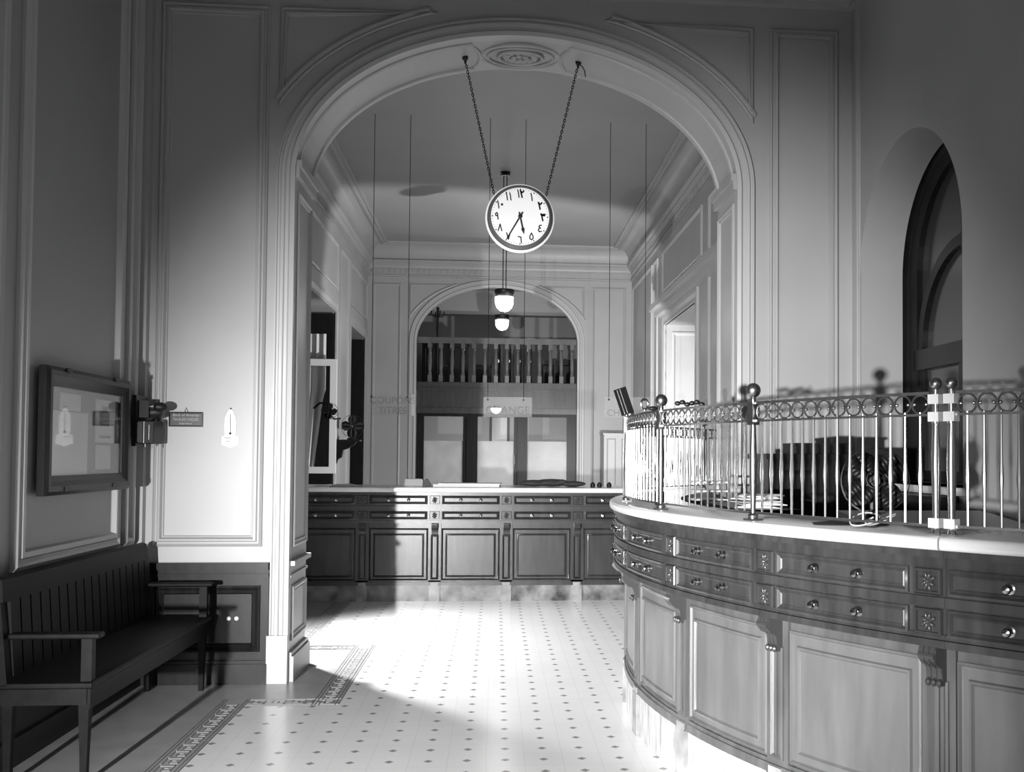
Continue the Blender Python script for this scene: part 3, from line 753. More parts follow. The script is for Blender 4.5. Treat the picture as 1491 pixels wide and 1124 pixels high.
def section(a0, a1, label, post0=True, tpost=None, m1=M['brass'], dull=False, nb=14, nr=12):
    c = GP((a0 + a1) / 2, ZS)
    t = thing('brass_grille', label, 'grille', c, 'brass teller grille sections on the curved counter')
    mr = M['dbrass']
    mb = MB(); rail(mb, a0 + .3, a1 - .3, 1.664, 1.674, .009); mb.build('top_rail', mr if dull else M['brass'], t)
    mb = MB(); rail(mb, a0 + .3, a1 - .3, 1.592, 1.600, .007); mb.build('middle_rail', mr if dull else M['brass'], t)
    mb = MB(); rail(mb, a0 + .3, a1 - .3, 1.222, 1.231, .008); mb.build('bottom_rail', mr if dull else M['brass'], t)
    for k in range(nb):
        a = a0 + (a1 - a0) * (k + 1) / (nb + 1)
        place('bar', 'bar', mk_bar, M['brass'], t, a, ZS)
    for k in range(nr):
        a = a0 + .35 + (a1 - a0 - .7) * (k + .5) / nr
        place('ring', 'ring', mk_ring, mr, t, a, 1.632)
    if post0:
        p = place('post', 'post', mk_post, M['dbrass'], t, a0, ZS); place('ball_finial', 'pball', mk_pball, M['dbrass'], t, a0, ZS)
    for a in (tpost or []):
        place('post', 'tpost', mk_tpost, M['brass'], t, a, ZS); [place('square_collar', 'blk', mk_blk, M['white'], t, a, ZS + q, False) for q in (.040, .394, .453)]; place('ball_finial', 'tball', mk_tball, M['dbrass'], t, a, ZS)
    return t
for (a, b), l in zip(zip(posts, posts[1:]), secl):
    section(a, b, 'brass teller grille with ring frieze, ' + l, tpost=[36.65] if b > 36 else None, dull=b < 20)
section(37.5, 50.3, 'brass teller grille with ring frieze, right of the twin posts', post0=False, tpost=[37.5])
# ------------------------------------------------------------------ clock
CK = Vector((.15, 6.9, 3.07))
t = thing('hanging_clock', 'round white-faced clock hung on two chains in the arch', 'clock', CK)
mb = MB()
for s_ in (-1, 1):
    mb.lathe([(.10, 0), (.228, 0), (.234, s_ * .003), (.236, s_ * .010), (.230, s_ * .016), (.222, s_ * .018)], CK, 'y', 64)
mb.build('outer_rim', M['white'], t, smooth=True)
mb = MB(); mb.lathe([(.222, -.016), (.224, -.028), (.216, -.050), (.206, -.066), (.201, -.070), (.198, -.066), (.197, -.060), (.1, -.060)], CK, 'y', 64)
mb.lathe([(.222, .016), (.224, .028), (.216, .050), (.206, .066), (.201, .070), (.198, .066), (.1, .060)], CK, 'y', 64); mb.build('case', M['rim'], t, smooth=True)
dy = -.0615
mb = MB(); mb.lathe([(.197, -.0605), (.197, dy), (.001, dy)], CK, 'y', 64); dial = mb.build('dial', M['dial'], t)
mb = MB()
for k in range(60):
    a = 2 * PI * k / 60; r = .0050 if k % 5 == 0 else .0024
    mb.lathe([(r, dy), (r, dy - .001)], CK + Vector((.187 * math.sin(a), 0, .187 * math.cos(a))), 'y', 8)
mb.build('minute_dots', M['black'], dial)
# eastern arabic numerals as strokes in a unit box (x right, z up)
DG = {'1': [[(-.15, .5), (-.02, .1), (.08, -.5)]],
      '2': [[(-.28, .45), (-.15, .1), (.0, -.5)], [(-.28, .42), (-.08, .18), (.12, .22), (.28, .42)]],
      '3': [[(-.35, .45), (-.2, .1), (-.05, -.5)], [(-.35, .42), (-.2, .2), (-.06, .25), (0, .4), (.06, .22), (.2, .2), (.32, .42)]],
      '4': [[(.25, .45), (-.05, .42), (-.18, .22), (.1, .06), (-.2, -.05), (-.25, -.3), (-.05, -.45), (.28, -.38)]],
      '5': [[(0, .48), (-.25, .1), (-.28, -.25), (0, -.45), (.28, -.25), (.25, .1), (0, .48)]],
      '6': [[(-.3, .4), (0, .32), (.15, .32), (.2, -.1), (.25, -.5)]],
      '7': [[(-.3, .45), (0, -.45), (.3, .45)]], '8': [[(-.3, -.45), (0, .45), (.3, -.45)]],
      '9': [[(.1, .05), (-.2, .05), (-.25, .3), (-.05, .46), (.1, .3), (.1, .05), (.18, -.45)]], '0': [[(-.08, -.05), (.08, -.05), (.08, .09), (-.08, .09), (-.08, -.05)]]}
def stroke(mb, pts, w):
    for (x0, z0), (x1, z1) in zip(pts, pts[1:]):
        d = Vector((x1 - x0, z1 - z0)); L_ = d.length; d /= L_; n = Vector((-d.y, d.x)) * w; e = d * w * .6
        q = [(x0 - e.x + n.x, z0 - e.y + n.y), (x1 + e.x + n.x, z1 + e.y + n.y), (x1 + e.x - n.x, z1 + e.y - n.y), (x0 - e.x - n.x, z0 - e.y - n.y)]
        mb.prism(q, -dy, -dy + .001, lambda u, v, h: Vector((CK.x + u, CK.y - h, CK.z + v)))
for n, s_ in ((12, '12'), (1, '1'), (2, '2'), (3, '3'), (4, '4'), (5, '5'), (6, '6'), (7, '7'), (8, '8'), (9, '9'), (10, '10'), (11, '11')):
    a = 2 * PI * n / 12; c = (.156 * math.sin(a), .156 * math.cos(a)); mb = MB()
    for j, ch in enumerate(s_):
        ox = (j - (len(s_) - 1) / 2) * .024
        for st in DG[ch]: stroke(mb, [(c[0] + ox + x * .041, c[1] + z * .050) for x, z in st], .0040 if ch not in '23' else .0056)
    mb.build('numeral', M['black'], dial)
mb = MB(); d2 = dy - .006
def hand(name, ang, L_, w, spear):
    mb = MB(); s_, c = math.sin(ang), math.cos(ang)
    def Q(u, v, h): return Vector((CK.x + u * c + v * s_, CK.y + d2 - h, CK.z - u * s_ + v * c))
    if spear: pts = [(-w, -.03), (w, -.03), (w, L_ * .62), (w * 2.3, L_ * .70), (0, L_), (-w * 2.3, L_ * .70), (-w, L_ * .62)]
    else: pts = [(-w * 1.3, -.035), (w * 1.3, -.035), (w, L_ * .9), (w * .3, L_), (-w * .3, L_), (-w, L_ * .9)]
    mb.prism(pts, 0, .0015, Q); mb.build(name, M['black'], t)
hand('hour_hand', R(167.5), .125, .0052, True); hand('minute_hand', R(210), .187, .0042, False)
mb = MB(); mb.lathe([(.014, dy - .001), (.014, d2 - .008), (.008, d2 - .010)], CK, 'y', 16); mb.build('hand_hub', M['black'], t)
# chains
for s_, top in ((-1, Vector((-.235, 6.92, 4.165))), (1, Vector((.545, 6.92, 4.165)))):
    bot = CK + Vector((s_ * .175, 0, .150)); 
    dv = top - bot; L_ = dv.length; dv.normalize(); side = dv.cross(Vector((0, 1, 0))).normalized(); oth = Vector((0, 1, 0))
    mb = MB(); n = int(L_ / .020)
    for k in range(n):
        c = bot + dv * (k + .5) * L_ / n; w_ = side if k % 2 else oth
        pts = [c + dv * (.0135 * math.cos(q)) + w_ * (.0068 * math.sin(q)) for q in [2 * PI * i / 10 for i in range(10)]]
        mb.tube(pts, .0027, 4, closed=True)
    ch = mb.build('chain', M['iron'], t)
    mb = MB(); mb.lathe([(.022, .02), (.020, .0), (.006, -.01)], top, n=12); mb.tube([top + Vector((0, 0, -.03)), top + Vector((0, 0, .02))], .006, 6); mb.build('hook', M['iron'], ch)
    if s_ > 0:
        mb = MB(); mb.tube([top + Vector((0, 0, 0)), top + Vector((.03, 0, -.02)), top + Vector((.045, 0, -.05)), top + Vector((.05, 0, -.09))], .004, 6); mb.build('loose_chain_end', M['iron'], ch)
    mb = MB(); mb.ball(bot - dv * .004, .012, 10); mb.build('clock_lug', M['iron'], t)
# ------------------------------------------------------------------ hanging glass signs
def gsign(x0, x1, z0, z1, lines, label, wx):
    Y = 10.92
    t = thing('hanging_sign', label, 'sign', ((x0 + x1) / 2, Y, z0), 'glass signs over the far counter')
    mb = MB(); mb.box(x0, x1, Y - .004, Y + .004, z0, z1); mb.build('glass_plate', M['signglass'], t)
    for s_, zz, sz in lines: text('lettering', s_, sz, ((x0 + x1) / 2, Y - .006, zz), M['signletter'], t)
    for x in wx:
        mb = MB(); mb.tube([(x, Y, z1 - .03), (x, Y, CZ)], .0035, 6); mb.build('wire', M['black'], t)
        mb = MB(); mb.lathe([(.010, -.01), (.010, .01)], (x, Y - .0, z1 - .03), 'y', 10); mb.build('fixing', M['black'], t)
k = 10.92 / 10.2
def zk(z): return 1.45 + (z - 1.45) * k
gsign(-1.235 * k, -.815 * k, zk(1.84), zk(2.05), [('COUPONS', zk(1.985), .10), ('TITRES', zk(1.885), .10)], 'translucent glass sign at left above the far counter, two faint lines of letters', (-1.236 * k, -.882 * k))
gsign(-.127 * k, .36 * k, zk(1.835), zk(2.035), [('CHANGE', zk(1.90), .115)], 'translucent glass sign lettered CHANGE above the middle of the far counter', (-.084 * k, .276 * k))
gsign(1.09 * k, 1.56 * k, zk(1.84), zk(2.05), [('CHEQUES', zk(1.885), .10)], 'translucent glass sign at right above the far counter, one faint line of letters', (1.139 * k, 1.507 * k))
# ------------------------------------------------------------------ things on the far counter
ZC = 1.131
def simple(name, label, cat, mbx, m, group=None, smooth=False): return tag(mbx.build(name, m, smooth=smooth), label, cat, group)
mb = MB(); mb.box(-.93, -.74, 10.5, 10.7, ZC, ZC + .065); mb.box(-.92, -.75, 10.51, 10.69, ZC + .065, ZC + .07); simple('box', 'small grey box at the left on the far counter', 'box', mb, M['paper2'])
mb = MB()
mb.box(-.74, -.66, 10.45, 10.55, ZC, ZC + .03); mb.prism([(-.735, ZC + .03), (-.665, ZC + .03), (-.69, ZC + .075), (-.71, ZC + .075)], 10.46, 10.54, lambda u, v, h: Vector((u, h, v))); simple('inkwell', 'dark pointed inkwell beside the small grey box on the far counter', 'inkwell', mb, M['black'])
mb = MB(); Mx = Matrix.Translation((-.28, 10.35, 0)) @ Matrix.Rotation(R(-3), 4, 'Z')
mb.box(-.33, .33, -.16, .16, ZC + .0005, ZC + .028, Mx); mb.box(-.28, .34, -.15, .17, ZC + .028, ZC + .036, Mx); simple('paper_stack', 'flat white stack of papers on the middle of the far counter', 'papers', mb, M['paper'])
t = thing('garment', 'dark coat lying folded on the far counter right of the papers', 'coat', (.55, 10.45, ZC))
mb = MB()
for c, r, s_ in (((.40, 10.45, ZC + .035), .035, (4.5, 3, 1)), ((.58, 10.47, ZC + .04), .04, (4.8, 3, 1)), ((.80, 10.45, ZC + .03), .03, (4.5, 3.3, 1)), ((.68, 10.40, ZC + .05), .025, (2.0, 2, 1.1))): mb.ball(c, r, 14, s_)
mb.build('cloth', M['cloth'], t, smooth=True)
for x, l in ((1.00, 'left of the three'), (1.07, 'middle of the three'), (1.17, 'right of the three')):
    mb = MB(); mb.lathe([(.024, 0), (.026, .02), (.024, .035), (.012, .042), (.012, .05)], (x, 10.4, ZC), n=14); tag(mb.build('ink_bottle', M['black'], smooth=True), 'small dark ink bottle on the far counter, ' + l, 'bottle', 'ink bottles on the far counter')
mb = MB(); Mx = Matrix.Translation((-1.50, 10.32, 0)) @ Matrix.Rotation(R(8), 4, 'Z'); mb.box(-.16, .16, -.12, .12, ZC + .0005, ZC + .006, Mx); mb.prism([(-.15, ZC + .006), (.14, ZC + .006), (.05, ZC + .022), (-.1, ZC + .018)], -.11, .10, lambda u, v, h: Mx @ Vector((u, h, v)))
simple('open_newspaper', 'crumpled white sheet on the left end of the far counter', 'paper', mb, M['paper'])
t = cab('storage_cupboard', 'pale cupboard against the back wall right of the far arch', 1.83, 2.33, 17.1, 17.6, 0, 1.84, M['ltcab'], n=2, cat='cupboard')
# ------------------------------------------------------------------ left side of the back room: curtain frame, fans
t = thing('casement_frame', 'white window casement with pale curtain in the nearest left window', 'window frame', (-2.3, 13.3, .9))
mb = MB(); TT_ = TX(13.35)
mb.rect(-2.62, -2.06, 1.20, 2.68, [(0, -.02), (0, .02), (.085, .02), (.085, -.02), (0, -.02)], TT_); mb.build('sash', M['white'], t)
mb = MB(); n = 10
for i in range(n):
    x = -2.52 + i * .03; y = 13.45 + .02 * math.sin(i * 1.9)
    x2 = -2.52 + (i + 1) * .03; y2 = 13.45 + .02 * math.sin((i + 1) * 1.9)
    tb = lambda q, zz: q + .0 if zz > 2.2 else -2.52 + (q + 2.52) * (.55 + .45 * (zz - 1.28) / .92 * .8)
    for zz in range(12):
        z0, z1 = 1.28 + zz * .145, 1.28 + (zz + 1) * .145
        mb.quad((tb(x, z0), y, z0), (tb(x2, z0), y2, z0), (tb(x2, z1), y2, z1), (tb(x, z1), y, z1))
mb.build('curtain', M['curtain'], t, smooth=True)
def fan(name, label, c, r, face, base=True):
    """electric fan, c = hub centre, face = direction it blows"""
    t = thing(name, label, 'fan', c); c = Vector(c); q = Vector((0, 0, 1)).rotation_difference(Vector(face).normalized()).to_matrix()
    mb = MB(); mb.lathe([(.01, -.10), (.05, -.09), (.06, -.05), (.05, -.01), (.02, .02)], c, n=16, mtx=q); mb.build('motor', M['iron'], t, smooth=True)
    for k in range(4):
        a = k * PI / 2 + .3; mt = q @ Matrix.Rotation(a, 3, 'Z')
        mb = MB(); pts = []
        rows = []
        for i in range(7):
            f_ = i / 6; rr = r * (.18 + .74 * f_); w_ = r * (.12 + .30 * math.sin(PI * min(1, f_ * .75 + .1)))
            rows.append([c + mt @ Vector((rr, -w_, .03 - .02)), c + mt @ Vector((rr, 0, .035)), c + mt @ Vector((rr, w_, .03 + .02))])
        for p_, q_ in zip(rows, rows[1:]):
            for j in range(2): mb.quad(p_[j], p_[j + 1], q_[j + 1], q_[j])
        bo = mb.build('blade', M['iron'], t, smooth=True); md = bo.modifiers.new('s', 'SOLIDIFY'); md.thickness = .002
    mb = MB()
    for rr, hh in ((r, .03), (r * .98, .06), (r * .25, .09)):
        mb.tube([c + q @ Vector((rr * math.cos(2 * PI * i / 32), rr * math.sin(2 * PI * i / 32), hh)) for i in range(32)], .0018, 5, closed=True)
    for k in range(6):
        a = 2 * PI * k / 6; mb.tube([c + q @ Vector((rr * math.cos(a + tw), rr * math.sin(a + tw), hh)) for rr, hh, tw in ((r * .2, .09, 0), (r * .55, .085, .15), (r * .98, .06, .3), (r, .03, .3), (r * .98, 0, .3))], .0012, 4)
    mb.build('wire_guard', M['iron'], t)
    return t, c, q
t, c, q = fan('wall_fan', 'small round fan on a dark bracket between the left windows', (-2.0, 14.35, 1.84), .16, (.35, -1, 0))
mb = MB(); mb.tube([c + Vector((0, .03, -.02)), c + Vector((0, .03, -.15))], .02); mb.lathe([(.075, -.185), (.07, -.17), (.03, -.15)], c + Vector((0, .03, 0)), n=16); mb.build('stand', M['iron'], t, smooth=True)
t = thing('wall_bracket', 'dark carved wall bracket under the small round fan', 'bracket', (-2.2, 14.38, 1.6))
mb = MB(); mb.box(XL, -1.88, 14.25, 14.51, 1.628, 1.652); mb.build('shelf', M['blackwood'], t)
mb = MB(); mb.prism([(0, 0), (.30, 0), (.28, -.04), (.18, -.10), (.12, -.12), (.10, -.22), (.05, -.25), (.02, -.33), (0, -.33)], 14.33, 14.43, lambda u, v, h: Vector((XL + .002 + u, h, 1.628 + v))); mb.build('scroll', M['blackwood'], t)
t, c, q = fan('wall_fan', 'small fan mounted in front of the white casement at left', (-2.04, 12.6, 1.98), .10, (.5, -1, -.1))
mb = MB(); mb.tube([c + Vector((0, .07, .0)), c + Vector((-.03, .1, .09)), c + Vector((-.12, .1, .10)), c + Vector((-.20, .12, .03))], .014); mb.build('arm', M['black'], t)
mb = MB(); mb.tube([c + Vector((.02, .05, -.05)), c + Vector((.06, .05, -.10)), c + Vector((.14, .05, -.09))], .012); mb.build('pull_switch', M['dbrass'], t)
# ------------------------------------------------------------------ bench
BX0, BX1, BY0, BY1, SH = -2.16, -1.735, 4.60, 6.47, .45
t = thing('bench', 'long dark wooden bench with arms against the left wall', 'bench', ((BX0 + BX1) / 2, (BY0 + BY1) / 2, 0))
mb = MB(); mb.box(BX0 + .02, BX1, BY0, BY1, SH - .028, SH); o = mb.build('seat', M['benchwood'], t); b_ = o.modifiers.new('b', 'BEVEL'); b_.width = .008; b_.segments = 3
mb = MB(); mb.box(BX0 + .03, BX1 - .03, BY0 + .02, BY0 + .045, SH - .10, SH - .028); mb.box(BX1 - .045, BX1 - .018, BY0 + .03, BY1 - .01, SH - .12, SH - .028); mb.build('apron', M['benchwood'], t)
Tb = lambda x, z, h: Vector((x, h, z))
mb = MB()
mb.prism([(BX0 + .04, SH - .01), (BX0 + .07, SH - .01), (BX0 + .03, .86), (BX0 + .0, .86)], BY0, BY1, Tb)
mb.prism([(BX0 - .01, .80), (BX0 + .05, .80), (BX0 + .045, .895), (BX0 + .02, .905), (BX0 - .005, .895)], BY0 - .01, BY1 - .06, Tb)
mb.prism([(BX0 + .060, SH - .01), (BX0 + .068, SH - .01), (BX0 + .035, .80), (BX0 + .025, .80)], BY0 + .01, BY1 - .06, Tb)
for k in range(18):
    y = BY0 + .06 + k * .1
    mb.prism([(BX0 + .066, SH + .02), (BX0 + .072, SH + .02), (BX0 + .05, .80), (BX0 + .03, .80)], y, y + .085, Tb)
mb.build('backrest', M['benchwood'], t)
for y, nm in ((BY0 + .05, 0), (BY1 - .05, 1)):
    mb = MB(); mb.box(BX0 + .06, BX1 + .02, y - .035, y + .035, .635, .660); o = mb.build('armrest', M['benchwood'], t); b_ = o.modifiers.new('b', 'BEVEL'); b_.width = .008; b_.segments = 3
    mb = MB(); mb.box(BX1 - .06, BX1 - .015, y - .022, y + .022, SH, .635); mb.build('arm_post', M['benchwood'], t)
    mb = MB(); mb.lathe([(.030, SH - .03), (.032, SH - .1), (.022, .12), (.020, 0)], (BX1 - .045, y, 0), n=4, a0=PI / 4); mb.build('leg', M['benchwood'], t)
    mb = MB(); mb.lathe([(.030, SH - .03), (.032, SH - .1), (.022, .12), (.020, 0)], (BX0 + .06, y, 0), n=4, a0=PI / 4); mb.build('leg', M['benchwood'], t)
# ------------------------------------------------------------------ notice board
xb = XL + .028
t = thing('notice_board', 'glazed dark-framed notice board on the left wall above the bench', 'notice board', (xb, 5.67, 1.24))
y0, y1, z0, z1 = 5.12, 6.245, 1.235, 1.875; TBd = TL(xb)
mb = MB(); mb.rect(y0, y1, z0, z1, [(0, 0), (0, .035), (.02, .05), (.045, .05), (.07, .038), (.095, .030), (.10, .012), (.10, .0)], TBd); mb.build('frame', M['darkwood'], t)
mb = MB(); mb.mbox(y0 + .02, y1 - .02, z0 + .02, z1 - .02, 0, .008, TBd, 9); mb.build('backing', M['cork'], t)
mb = MB(); mb.mbox(y0 + .09, y1 - .09, z0 + .09, z1 - .09, .022, .025, TBd, 9); mb.build('glass_pane', M['glass'], t)
for yy, zz in ((5.35, z0 + .03), (6.0, z0 + .03), (5.35, z1 - .01), (6.0, z1 - .01)):
    mb = MB(); mb.mbox(yy - .02, yy + .02, zz - .012, zz + .012, .04, .058, TBd, 9); mb.build('clasp', M['black'], t)
for (a, b, c_, d_, l, m_) in ((5.235, 5.70, 1.335, 1.660, 'large pale sheet at lower left in the notice board', 'paper2'), (5.34, 5.60, 1.665, 1.755, 'small grey sheet at upper left in the notice board', 'paper2'),
                      (5.80, 6.09, 1.505, 1.745, 'printed picture sheet at upper right in the notice board', 'paper2'), (5.81, 6.03, 1.355, 1.490, 'small pale sheet at lower right in the notice board', 'paper2')):
    mb = MB(); mb.mbox(a, b, c_, d_, .009, .0105, TBd, 9); o = mb.build('paper_notice', M[m_]); tag(o, l, 'paper', 'papers pinned in the notice board')
# printed figure on the picture sheet
mb = MB(); mb.mbox(5.86, 6.03, 1.53, 1.545, .011, .0115, TBd, 9); mb.mbox(5.86, 6.0, 1.60, 1.68, .011, .0115, TBd, 9); mb.mbox(5.90, 5.97, 1.68, 1.71, .011, .0115, TBd, 9)
o2 = mb.build('printed_picture', M['cork'])
pn = [o_ for o_ in bpy.data.objects if o_.name.startswith('paper_notice') and 'picture' in o_['label']][0]; o2.parent = pn
# ------------------------------------------------------------------ wall telephone box in the corner
t = thing('wall_apparatus', 'black wall box with a stubby horn on top, fixed in the left corner', 'wall telephone', (XL + .05, 6.48, 1.5))
mb = MB(); mb.box(XL + .045, XL + .07, 6.34, 6.56, 1.49, 1.80); mb.build('backboard', M['blackwood'], t)
mb = MB(); mb.box(XL + .07, XL + .17, 6.36, 6.54, 1.505, 1.645); o = mb.build('lower_box', M['black'], t); b_ = o.modifiers.new('b', 'BEVEL'); b_.width = .006; b_.segments = 2
mb = MB(); mb.box(XL + .065, XL + .105, 6.352, 6.36, 1.515, 1.635); mb.build('side_plate', M['iron'], t)
mb = MB(); mb.box(XL + .112, XL + .116, 6.35, 6.36, 1.51, 1.64); mb.box(XL + .142, XL + .145, 6.352, 6.36, 1.53, 1.62); mb.build('bright_edge', M['brass'], t)
mb = MB(); mb.box(XL + .06, XL + .13, 6.38, 6.52, 1.665, 1.77); mb.lathe([(.04, -.01), (.045, .05), (.03, .09)], (XL + .09, 6.45, 1.70), 'x', 14); mb.tube([(XL + .10, 6.44, 1.65), (XL + .15, 6.44, 1.69)], .025); mb.build('upper_body', M['black'], t, smooth=True)
mb = MB(); mb.lathe([(.012, .06), (.012, .11)], (XL + .05, 6.42, 1.735), 'x', 12); mb.build('collar', M['brass'], t, smooth=True)
mb = MB(); mb.lathe([(.016, .10), (.030, .12), (.028, .15), (.016, .17), (.006, .175)], (XL + .05, 6.42, 1.732), 'x', 16); mb.build('horn', M['black'], t, smooth=True)
mb = MB(); mb.tube([(XL + .115, 6.37, 1.505), (XL + .115, 6.37, 1.485)], .005); mb.tube([(XL + .15, 6.40, 1.505), (XL + .15, 6.40, 1.48)], .0025); mb.ball((XL + .15, 6.40, 1.478), .004, 8); mb.build('pull_pin', M['brass'], t)
# ------------------------------------------------------------------ plaque and thermometer
t = thing('wall_plaque', 'small dark framed plaque with light lettering hung on the arch wall', 'sign', (-1.957, YA, 1.62))
mb = MB(); mb.box(-2.058, -1.855, YA - .014, YA - .001, 1.619, 1.708); mb.build('plate', M['sign'], t)
mb = MB(); mb.rect(-2.060, -1.853, 1.617, 1.710, [(0, 0), (0, .018), (.006, .019), (.008, .014)], TX(YA)); mb.build('frame', M['iron'], t)
text('lettering', 'Bank of America', .024, (-1.957, YA - .0155, 1.690), M['signtext'], t, shear=.25)
text('lettering', 'TRAVELERS CHEQUES', .0245, (-1.957, YA - .0155, 1.662), M['signtext'], t, sx=.66)
text('lettering', 'Sold Here', .019, (-1.957, YA - .0155, 1.637), M['signtext'], t, sx=1.0)
mb = MB(); mb.tube([(-1.967, YA - .006, 1.71), (-1.957, YA - .006, 1.738), (-1.947, YA - .006, 1.71)], .0018, 5); mb.build('hanger', M['black'], t)
t = thing('thermometer', 'small white thermometer board hung on the arch wall', 'thermometer', (-1.682, YA, 1.49))
prf = [(-1.735, 1.555), (-1.735, 1.505), (-1.71, 1.497), (-1.682, 1.485), (-1.654, 1.497), (-1.629, 1.505), (-1.629, 1.555), (-1.648, 1.565), (-1.645, 1.62), (-1.650, 1.68), (-1.668, 1.72), (-1.682, 1.733), (-1.698, 1.72), (-1.716, 1.68), (-1.720, 1.62), (-1.716, 1.565)]
mb = MB(); mb.prism(prf, 0.001, .007, TX(YA)); mb.build('board', M['paper'], t)
mb = MB(); mb.box(-1.6835, -1.6805, YA - .010, YA - .007, 1.58, 1.70); mb.ball((-1.682, YA - .009, 1.577), .0075, 10); mb.ball((-1.682, YA - .008, 1.735), .005, 8); mb.build('tube', M['black'], t)
mb = MB(); mb.box(-1.72, -1.675, YA - .0078, YA - .007, 1.545, 1.549); mb.box(-1.712, -1.682, YA - .0078, YA - .007, 1.526, 1.529)
for k in range(9): mb.box(-1.705, -1.695, YA - .0078, YA - .007, 1.60 + k * .012, 1.6015 + k * .012)
mb.build('scale_marks', M['cork'], t)
# switch plate in the dado
t = thing('socket_plate', 'pair of small white sockets on the dark dado beside the bench', 'socket', (-1.64, YA - .02, .41))
for x in (-1.665, -1.617):
    mb = MB(); mb.lathe([(.013, .0), (.013, .016), (.009, .02)], (x, YA - .02, .41), 'y', 12, mtx=Matrix.Diagonal(Vector((1, -1, 1)))); mb.build('socket', M['white'], t)
# ------------------------------------------------------------------ things behind the curved counter
cab('office_cabinet', 'large dark cabinet behind the curved grille, below the wall', 1.49, 2.13, 5.45, 5.85, 0, 1.47)
t = thing('card_box', 'flat dark box lying on top of the large dark cabinet', 'box', (1.80, 5.6, 1.47))
mb = MB(); mb.box(1.66, 1.95, 5.48, 5.75, 1.471, 1.515); mb.build('body', M['black'], t)
mb = MB(); mb.box(1.65, 1.96, 5.47, 5.76, 1.515, 1.53); mb.build('lid', M['iron'], t)
cab('low_cabinet', 'dark low cabinet under the arched window sill', 2.17, 2.36, 5.05, 6.3, 0, 1.255, n=1)
t = thing('desk', 'tall desk with pale sloping top behind the twin brass posts', 'desk', (1.95, 4.35, 0))
mb = MB(); mb.prism([(4.00, 1.10), (4.70, 1.16), (4.70, 1.20), (4.00, 1.14)], 1.62, 2.33, lambda u, v, h: Vector((h, u, v))); mb.build('desk_top', M['ltcab'], t)
mb = MB(); mb.box(1.66, 2.30, 4.05, 4.65, .5, 1.10); mb.build('body', M['darkwood'], t)
for x in (1.70, 2.26):
    for y in (4.09, 4.61): mb = MB(); mb.box(x - .03, x + .03, y - .03, y + .03, 0, .5); mb.build('leg', M['darkwood'], t)
t = thing('desk', 'dark desk stacked with papers behind the middle of the grille', 'desk', (1.36, 5.25, 0))
mb = MB(); mb.box(1.16, 1.46, 4.75, 5.6, 1.17, 1.20); mb.build('desk_top', M['darkwood'], t); mb = MB(); mb.box(1.18, 1.44, 4.78, 5.57, .4, 1.17); mb.build('body', M['blackwood'], t)
for x in (1.21, 1.41):
    for y in (4.81, 5.54): mb = MB(); mb.box(x - .025, x + .025, y - .025, y + .025, 0, .4); mb.build('leg', M['darkwood'], t)
# papers
for k in range(5):
    mb = MB(); Mx = Matrix.Translation((1.30 + .02 * math.sin(k * 2), 4.93 + .012 * k, 1.2005 + k * .0135)) @ Matrix.Rotation(R(-20 + 17 * k), 4, 'Z')
    mb.box(-.11, .11, -.08, .08, 0, .004, Mx); mb.prism([(-.11, .004), (.11, .004), (.06, .012), (-.05, .013)], -.08, .08, lambda u, v, h, Mx=Mx: Mx @ Vector((u, h, v)))
    tag(mb.build('paper_pile', M['paper'] if k > 1 else M['paper2']), 'loose sheet in the crumpled paper pile behind the grille, %s' % ('bottom sheet', 'second from the bottom', 'middle sheet', 'second from the top', 'topmost sheet')[k], 'paper', 'crumpled papers behind the grille')
# letter trays left
t = thing('letter_tray', 'white wire letter trays behind the grille near the lit lamp', 'tray', (1.13, 5.75, 1.196))
mb = MB()
for zz in (1.20, 1.25, 1.30): mb.box(1.13, 1.33, 5.70, 5.90, zz, zz + .008)
mb.build('tray', M['white'], t)
mb = MB(); 
for x, y in ((1.14, 5.71), (1.32, 5.71), (1.14, 5.89), (1.32, 5.89)): mb.tube([(x, y, 1.196), (x, y, 1.31)], .004, 6)
mb.build('support', M['iron'], t)
def ang_pt(a, r, z): return Vector((CXn - r * math.cos(R(a)), CYn - r * math.sin(R(a)), z))
# desk fan
fp = ang_pt(30.2, 3.50, 1.196)
t, c, q = fan('desk_fan', 'wire-guarded desk fan standing on the curved counter behind the bars', fp + Vector((0, 0, .165)), .125, (-.35, -1, .1))
mb = MB(); mb.tube([c + Vector((0, .03, -.02)), c + Vector((0, .03, -.12))], .012); mb.lathe([(.065, -.164), (.06, -.15), (.03, -.135), (.012, -.12)], c + Vector((0, .03, 0)), n=20); mb.build('stand', M['iron'], t, smooth=True)
# cable
p = ang_pt(31.3, 3.66, 1.201)
pts = []
for i in range(40):
    a = i / 39 * 2 * PI * 1.6; pts.append(p + Vector((.07 * math.cos(a) + .002 * i, .035 * math.sin(a) - .001 * i, .004 + .022 * (1 + math.sin(a * 1.3)))))
mb = MB(); mb.tube(pts, .003, 6); tag(mb.build('electric_cable', M['paper2'], smooth=True), 'pale looped cable lying on the curved marble counter', 'cable')
mb = MB(); mb.lathe([(.05, 0), (.055, .008), (.02, .014), (.008, .016)], ang_pt(28.6, 3.62, 1.1955), n=20, mtx=Matrix.Diagonal(Vector((1.5, .7, 1)))); tag(mb.build('black_dish', M['black'], smooth=True), 'flat black dish on the curved counter below the desk fan', 'dish')
# lit lamp
lp = Vector((1.93, 11.35, 0))
t = thing('flood_lamp', 'brightly lit white globe lamp on a stand, glowing through the left of the grille', 'lamp', lp)
mb = MB(); mb.lathe([(.20, 0), (.20, .02), (.05, .05), (.02, .08), (.016, 1.16)], lp, n=20); mb.build('stand', M['brass'], t, smooth=True)
mb = MB(); mb.ball(lp + Vector((0, 0, 1.33)), .17, 28); mb.build('lamp_globe', M['glow'], t, smooth=True)
